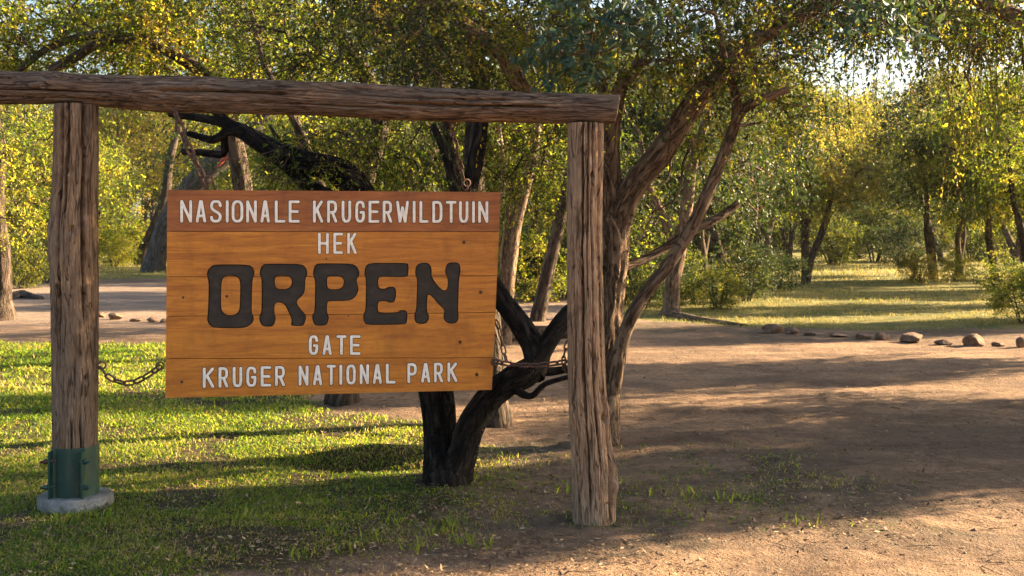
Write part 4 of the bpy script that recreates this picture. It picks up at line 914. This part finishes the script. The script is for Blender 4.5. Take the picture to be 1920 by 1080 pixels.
for k, (px, py, sc) in enumerate([(35, 500, .95), (100, 506, 1.0), (165, 495, 1.05), (225, 490, 1.0), (60, 482, 1.3), (130, 478, 1.3), (205, 474, 1.5), (285, 480, 1.4), (-60, 500, 1.1), (-30, 478, 1.5), (350, 484, 1.3), (430, 490, 1.2), (520, 500, 1.15), (620, 512, 1.0), (700, 505, 1.1), (790, 515, 1.0), (860, 500, 1.15), (930, 520, 1.0), (1010, 508, 1.1), (1060, 515, 1.0)]):
    bpx([('broad', k % 4), ('tall', k % 2)][k % 4 == 3], px, py, sc, L3 if px < 320 else 'green tree standing in the wood directly behind the sign', G3 if px < 320 else 'trees in the wood behind the sign', [LEAF_YG, LEAF_YG, LEAF_OLIVE, LEAF_GOLD][k % 4] if px < 320 else [LEAF_OLIVE, LEAF_DARK, LEAF_YG][k % 3])
G4 = 'distant trees beyond the left wood'; L4 = 'distant tree beyond the wood on the left'
for k, px in enumerate(range(-60, 1080, 80)):
    bpx(('tall', k % 2), px + random.uniform(-20, 20), 468 + random.uniform(-3, 3), 1.75 * random.uniform(.9, 1.15), L4, G4, [LEAF_YG, LEAF_OLIVE][k % 2])
for k, px in enumerate([1110, 1150, 1215, 1275, 1330, 1385, 1420, 1560, 1580, 1640, 1690, 1820, 1850, 1890, 1935, 960, 1010, 1060, 900, 30, 120, 160, 260]):
    gl = ('bright bush among the trunks of the left wood', 'bright bushes of the left wood') if px < 320 else ('dark bush in the wood directly behind the sign and posts', 'dark bushes behind the sign') if px < 1100 else ('dark bush filling the gaps between trunks around the far grass', 'dark bushes among the trunks round the grass')
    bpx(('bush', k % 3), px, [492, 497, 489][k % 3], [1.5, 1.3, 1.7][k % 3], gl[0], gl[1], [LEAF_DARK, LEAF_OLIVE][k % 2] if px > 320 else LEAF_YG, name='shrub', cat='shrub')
G6 = 'far bushes under the distant trees'
for k, px in enumerate(range(-80, 2060, 55)):
    bpx(('bush', k % 3), px + random.uniform(-15, 15), 466 + random.uniform(-2.5, 4), random.uniform(2.0, 3.2), 'far bushy growth under the distant trees', G6, [LEAF_YG, LEAF_OLIVE, LEAF_DARK][k % 3], name='shrub', cat='shrub')
# shade trees beside the clearing to the right, out of frame
G5 = 'trees along the right side of the dirt clearing'
for k, (s_, t_, sc, sz_) in enumerate([(6.0, 9.5, .52, 1.4), (6.3, 14.5, .45, 1.7), (8.1, 10.6, .42, 1), (7.8, 9.8, .34, 1), (10.65, 12.6, .34, 1.3), (10.8, 14.2, .50, 1.8), (15.4, 17.5, .62, 1.2), (15, 23, .65, 1.1), (19.8, 21.5, .6, 1.2), (24.5, 27, .7, 1), (31, 33, .9, 1)]):
    x, y = s_ * -math.cos(SUN_AZ) + t_ * math.sin(SUN_AZ), s_ * math.sin(SUN_AZ) + t_ * math.cos(SUN_AZ)
    put(('shade', k % 3) if k not in (2, 3, 4) else ('broad', [0, 2, 0][k - 2]), x, y, sc, random.uniform(0, 6.28), 'shade tree along the right side of the dirt clearing', G5, sz=sz_, leaf=[LEAF_OLIVE, LEAF_DARK][k % 2])
# undergrowth
GB = 'shrubs at the edge of the far grass'
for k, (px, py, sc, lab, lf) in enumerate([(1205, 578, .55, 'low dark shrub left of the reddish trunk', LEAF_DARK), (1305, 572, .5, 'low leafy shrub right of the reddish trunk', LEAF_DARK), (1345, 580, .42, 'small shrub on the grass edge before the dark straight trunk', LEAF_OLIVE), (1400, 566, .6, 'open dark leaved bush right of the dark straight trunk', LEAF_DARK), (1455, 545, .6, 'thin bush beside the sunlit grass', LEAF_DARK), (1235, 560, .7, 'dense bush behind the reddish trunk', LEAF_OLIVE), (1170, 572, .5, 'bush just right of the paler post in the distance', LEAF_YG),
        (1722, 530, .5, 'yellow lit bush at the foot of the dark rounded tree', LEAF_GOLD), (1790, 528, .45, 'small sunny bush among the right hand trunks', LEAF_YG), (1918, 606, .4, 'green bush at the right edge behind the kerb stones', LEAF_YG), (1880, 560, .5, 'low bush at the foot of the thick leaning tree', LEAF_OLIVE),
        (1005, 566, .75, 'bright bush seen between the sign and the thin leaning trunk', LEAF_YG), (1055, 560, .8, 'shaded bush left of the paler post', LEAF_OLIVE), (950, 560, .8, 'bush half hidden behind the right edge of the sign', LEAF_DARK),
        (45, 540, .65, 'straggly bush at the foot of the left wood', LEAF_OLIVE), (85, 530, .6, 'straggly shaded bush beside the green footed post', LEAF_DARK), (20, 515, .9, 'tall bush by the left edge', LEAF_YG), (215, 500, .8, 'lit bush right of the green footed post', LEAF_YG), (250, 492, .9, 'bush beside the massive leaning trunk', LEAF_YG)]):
    bpx(('bush', k % 3), px, py, sc, lab, GB if px > 1100 else 'bushes in the left wood', lf, name='shrub', cat='shrub')

# ------------------------------------------------------------------ stones, mounds, log
def stone(px, py, wpx, hpx, label, group, seed, Y=None):
    r = np.random.default_rng(seed); x, y = gat(px, py); s_ = y / F
    bm = bmesh.new(); bmesh.ops.create_icosphere(bm, subdivisions=3, radius=1)
    planes = [Vector(r.normal(size=3)).normalized() for _ in range(7)]
    for v in bm.verts:
        for p in planes:
            d = v.co.dot(p) - .60
            if d > 0: v.co -= p * d * .9
        v.co *= 1 + .1 * (r.random() - .5) * .5
        v.co.x *= wpx / 2 * s_; v.co.y *= wpx / 2 * s_ * .8; v.co.z *= hpx * s_ * .62
    me = bpy.data.meshes.new('kerb_stone'); bm.to_mesh(me); bm.free(); me.materials.append(STONE)
    for p in me.polygons: p.use_smooth = False
    return link('kerb_stone', me, None, label, 'stone', group, None, (x, y, float(gz(x, y)) + hpx * s_ * .32))
RS = 'stones edging the dirt on the right'
for k, (px, py, w_, h_, lab) in enumerate([(1447, 624, 42, 18, 'rounded brown stone at the left end of the right hand row'), (1484, 626, 38, 14, 'low brown stone touching the leftmost one of the right row'), (1520, 629, 26, 8, 'flat stone third in the right row'), (1570, 632, 38, 8, 'flat thin slab of stone before the upright ones in the right row'), (1617, 635, 34, 17, 'squarish stone left of the pale faced one'), (1653, 637, 32, 16, 'small stone with a pale sunlit right face'), (1708, 642, 50, 22, 'largest blocky stone of the right row, chipped at its end'), (1770, 647, 34, 11, 'low slanting stone right of the largest block'), (1826, 648, 38, 24, 'tall rounded stone right of the low slanting one'), (1872, 650, 24, 10, 'small low stone between the tall rounded one and the right edge'), (1914, 652, 24, 22, 'stone cut off by the right edge of the view')]):
    stone(px, py, w_ * 1.12, h_, lab, RS, 500 + k)
LS = 'stones edging the track on the left'
for k, (px, py, w_, h_, lab) in enumerate([(190, 595, 18, 10, 'stone half hidden by the green footed post'), (217, 599, 33, 14, 'largest flat topped stone of the left row'), (257, 602, 25, 8, 'low stone in the middle of the left row'), (285, 603, 20, 11, 'rounded small stone near the left edge of the sign'), (306, 604, 18, 8, 'stone partly behind the left edge of the sign')]):
    stone(px, py, w_ * 1.1, h_, lab, LS, 600 + k)
stone(228, 486, 42, 18, 'dark boulder on the ground before the massive leaning trunk', None, 701)
mb = MB(); P = [Vector((*gat(px, py), .08)) for px, py in ((925, 640), (990, 637), (1068, 634))]
tube(mb, P, [.13, .12, .11], 14, .1, .1, .08)
lo = P[1]; link('fallen_log', mb.mesh('fallen_log', [BARK_FAR], tuple(lo)), None, 'fallen dark log lying on the dirt right of the sign', 'log', loc=lo)
mb = MB(); P = [Vector((*gat(px, py), .03)) for px, py in ((12, 562), (40, 558), (78, 562))]
tube(mb, P, [.10, .15, .06], 12, .1, .1, .2); lo = P[1]; link('fallen_log', mb.mesh('fallen_log2', [BARK_FAR], tuple(lo)), None, 'rotting log on the dirt left of the green footed post', 'log', loc=lo)
# surface root of the reddish tree
mb = MB(); P = [Vector((*gat(px, py), .02)) for px, py in ((1262, 594), (1300, 600), (1345, 606), (1400, 612))]
tube(mb, P, [.10, .07, .05, .02], 8, .15, .1, .1); lo = P[0]; link('surface_root', mb.mesh('surface_root', [BARK_BROWN], tuple(lo)), None, 'bare root snaking over the dirt from the reddish trunk', 'root', loc=lo)

# ------------------------------------------------------------------ lawn, dry grass, litter, pebbles
rng = np.random.default_rng(99)
GRASS = leaf_mat('lawn_grass', [(0, (.022, .045, .010)), (.5, (.055, .095, .016)), (.78, (.11, .13, .025)), (.86, (.25, .19, .075)), (1, (.40, .30, .15))], [(0, (.10, .21, .012)), (.45, (.28, .43, .022)), (.75, (.56, .58, .045)), (1, (.60, .42, .13))], .5, .5)
DRYG = leaf_mat('dry_field_grass', [(0, (.065, .075, .022)), (.5, (.16, .145, .045)), (1, (.32, .24, .11))], [(0, (.14, .17, .03)), (.5, (.34, .29, .07)), (1, (.50, .37, .14))], .35, .6)
LITT, n, b, o = M('dead_leaves', .8); n.links.new(ramp(n, attr(n, 'var').outputs['Fac'], [(0, (.035, .022, .014)), (.45, (.12, .07, .04)), (.75, (.34, .23, .13)), (1, (.44, .34, .21))]), b.inputs['Base Color'])
def blades(x, y, L, W, lean, var, name, mat, label=None):
    n_ = len(x); z = gz(x, y) ; a = rng.uniform(0, 2 * np.pi, n_); le = lean * rng.uniform(.3, 1.2, n_)
    P = np.stack([x, y, z - .004], -1); out = np.stack([np.cos(a), np.sin(a), np.zeros(n_)], -1)
    sd_ = np.stack([-np.sin(a), np.cos(a), np.zeros(n_)], -1) ; tw = rng.uniform(-.8, .8, n_)[:, None]; sd_ = sd_ * np.cos(tw) + out * np.sin(tw)
    up = np.array([0, 0, 1.]); L = L[:, None]; W = W[:, None]; le = le[:, None]
    M1 = P + L * (.5 * np.sin(le * .6) * out + .5 * np.cos(le * .6) * up); T_ = M1 + L * .5 * (np.sin(le * 1.5) * out + np.cos(le * 1.5) * up)
    v = np.stack([P - sd_ * W * .35, P + sd_ * W * .35, M1 + sd_ * W * .5, M1 - sd_ * W * .5, T_], 1).reshape(-1, 3)
    b_ = np.arange(n_)[:, None] * 5; mb = MB(); mb.add(v, b_ + np.array([[0, 1, 2, 3]]), b_ + np.array([[3, 2, 4]]))
    return link(name, mb.mesh(name, [mat], smooth=False, tc=False, var=np.concatenate([var, var])), None, label, 'grass', None, 'stuff')
NB = 1500000
Y = 4.6 + (16.5 - 4.6) * rng.random(NB) ** 1.35; X = rng.uniform(-1, 1, NB) * (.6 + Y * .47); X = np.where(X > 3, -X, X)
pr = lawn_w(X, Y) * np.where(X < .6, 1, .6) * np.minimum(1, (6.5 / Y) ** .8) * (.16 + 1.15 * sstep(.34, .60, fbm(X * 2.3, Y * 2.3, 70, 3)))
keep = (rng.random(NB) < pr * .42) & (((X - cx) ** 2 + (Y - LPY) ** 2) > .2 ** 2) & (((X + .44) ** 2 + (Y - 6.72) ** 2) > .15 ** 2)
X, Y = X[keep][:230000], Y[keep][:230000]; n_ = len(X); dsc = np.clip(Y / 7.5, .85, 1.8)
hn = fbm(X * 1.6, Y * 1.6, 71, 3); vv = np.clip(rng.beta(1.7, 1.5, n_) * 1.02 + (hn - .5) * .5 + .55 * (fbm(X * .9, Y * .9, 72) - .5) + .35 * sstep(6.4, 5.2, Y) * rng.random(n_), 0, 1)
print('lawn blades', n_)
blades(X, Y, (.018 + .034 * rng.random(n_) * (.5 + hn)) * dsc, (.0045 + .0035 * rng.random(n_)) * dsc, 1.55, vv, 'lawn_grass', GRASS, 'short tufted green lawn with dry blades around the green footed post')
# taller weed tufts at the lawn's ragged edge
tx = []; ty = []
for px, py, c_ in [(825, 1000, 30), (850, 985, 26), (880, 1020, 20), (790, 1030, 22), (700, 1015, 18), (620, 1010, 24), (640, 1040, 18), (560, 1050, 14), (165, 985, 30), (200, 990, 26), (130, 985, 22), (1160, 905, 12), (1370, 940, 12), (1400, 935, 10), (1500, 985, 10), (1060, 925, 10), (1240, 930, 12), (970, 905, 10), (910, 1025, 14), (745, 985, 18), (450, 985, 12), (345, 1010, 12), (1300, 935, 12), (1120, 935, 10)]:
    x, y = gat(px, py); tx += list(x + rng.normal(size=c_) * .045); ty += list(y + rng.normal(size=c_) * .045)
tx, ty = np.array(tx), np.array(ty)
blades(tx, ty, rng.uniform(.04, .11, len(tx)), rng.uniform(.005, .010, len(tx)), 1.1, rng.uniform(.3, .8, len(tx)), 'weed_tufts', GRASS, 'taller bright weed tufts along the ragged near edge of the lawn')
Y = 17 + 55 * rng.random(500000) ** 1.6; X = rng.uniform(-1, 1, 500000) * (1 + Y * .47)
keep = rng.random(500000) < field_w(X, Y) * (17 / Y) ** .5 * sstep(.35, .55, fbm(X * .8, Y * .8, 73)) * .35
X, Y = X[keep][:70000], Y[keep][:70000]; n_ = len(X); d_ = np.clip(Y / 25, .8, 2)
blades(X, Y, rng.uniform(.04, .11, n_) * d_, rng.uniform(.008, .016, n_) * d_, .9, np.clip(rng.beta(2, 2, n_) + .6 * (fbm(X * .4, Y * .4, 74) - .5), 0, 1), 'field_grass', DRYG, 'dry yellow green grass covering the far clearing behind the stones')
def litter(n_, x, y, lo, hi, name, label, beta=(2, 2.5)):
    z = gz(x, y) + .008; P = np.stack([x, y, z], -1); D = rng.normal(size=(n_, 3)); D[:, 2] = np.abs(D[:, 2]) * .25
    L = rng.uniform(lo, hi, n_); v, q = leaf_geo(P, D, L, L * rng.uniform(.3, .6, n_), .8)
    mb = MB(); mb.add(v, q); link(name, mb.mesh(name, [LITT], smooth=False, tc=False, var=np.clip(rng.beta(*beta, n_), 0, 1)), None, label, 'leaf litter', None, 'stuff')
n0 = 80000; Y = 4.8 + 9 * rng.random(n0) ** 1.2; X = rng.uniform(-.5, .5, n0) * (1 + Y * .95)
keep = rng.random(n0) < (.09 + .6 * np.exp(-(((X - .8) / 2.2) ** 2 + ((Y - 6.6) / 1.3) ** 2)) + .3 * np.exp(-(((X + .8) / 1.5) ** 2 + ((Y - 5.5) / .5) ** 2))) * sstep(.35, .6, fbm(X * 2.2, Y * 2.2, 75))
X, Y = X[keep], Y[keep]; print('litter', len(X)); litter(len(X), X, Y, .012, .042, 'leaf_litter', 'small dead leaves scattered on the bare ground round the posts')
n0 = 26000; Y = 4.8 + 8 * rng.random(n0) ** 1.3; X = -rng.uniform(-.6, 4.5, n0) * Y / 8
keep = rng.random(n0) < .32 * sstep(.38, .6, fbm(X * 2.6, Y * 2.6, 79)); X, Y = X[keep], Y[keep]
litter(len(X), X, Y, .012, .036, 'fallen_leaves', 'brown and pale dead leaves lying in the lawn', (2.4, 2))
# twigs
n0 = 900; Y = 4.9 + 6 * rng.random(n0); X = rng.uniform(-1.6, 3.4, n0); a = rng.uniform(0, 6.28, n0)
mb = MB(); batch_twigs(mb, np.stack([X, Y, gz(X, Y) + .006], -1), np.stack([np.cos(a), np.sin(a), rng.normal(size=n0) * .06], -1), rng.uniform(.03, .16, n0), rng.uniform(.0012, .0035, n0), np.zeros(n0), 2)
link('dead_twigs', mb.mesh('dead_twigs', [BARK_BROWN]), None, 'broken dry twigs strewn over the dirt', 'twigs', None, 'stuff')
# pebbles and crumbs of earth
n0 = 9000; Y = 4.8 + 14 * rng.random(n0) ** 1.5; X = rng.uniform(-.5, .5, n0) * (1 + Y * .95); kp = lawn_w(X, Y) < .4; X, Y = X[kp], Y[kp]; n0 = len(X)
s_ = (rng.pareto(3.2, n0) * .003 + .003)[:, None, None].clip(.003, .022); oc = np.array([(1, 0, 0), (0, 1, 0), (-1, 0, 0), (0, -1, 0), (0, 0, .7), (0, 0, -.7)], float)
v = np.stack([X, Y, gz(X, Y) + .002], -1)[:, None] + oc[None] * s_ * rng.uniform(.6, 1.3, (n0, 6, 1)) ; b_ = np.arange(n0)[:, None, None] * 6
t = (b_ + np.array([[0, 1, 4], [1, 2, 4], [2, 3, 4], [3, 0, 4], [1, 0, 5], [2, 1, 5], [3, 2, 5], [0, 3, 5]])[None]).reshape(-1, 3)
PEB, n, b, o = M('earth_crumbs', .95); n.links.new(ramp(n, attr(n, 'var').outputs['Fac'], [(0, (.10, .06, .04)), (.6, (.26, .16, .10)), (1, (.5, .45, .4))]), b.inputs['Base Color'])
mb = MB(); mb.add(v.reshape(-1, 3), t=t); link('pebbles', mb.mesh('pebbles', [PEB], smooth=False, tc=False, var=np.repeat(rng.beta(1.5, 3, n0), 8)), None, 'small stones and crumbs of earth on the trodden dirt', 'pebbles', None, 'stuff')
print('tris', sum(len(m_.polygons) * 2 for m_ in bpy.data.meshes))
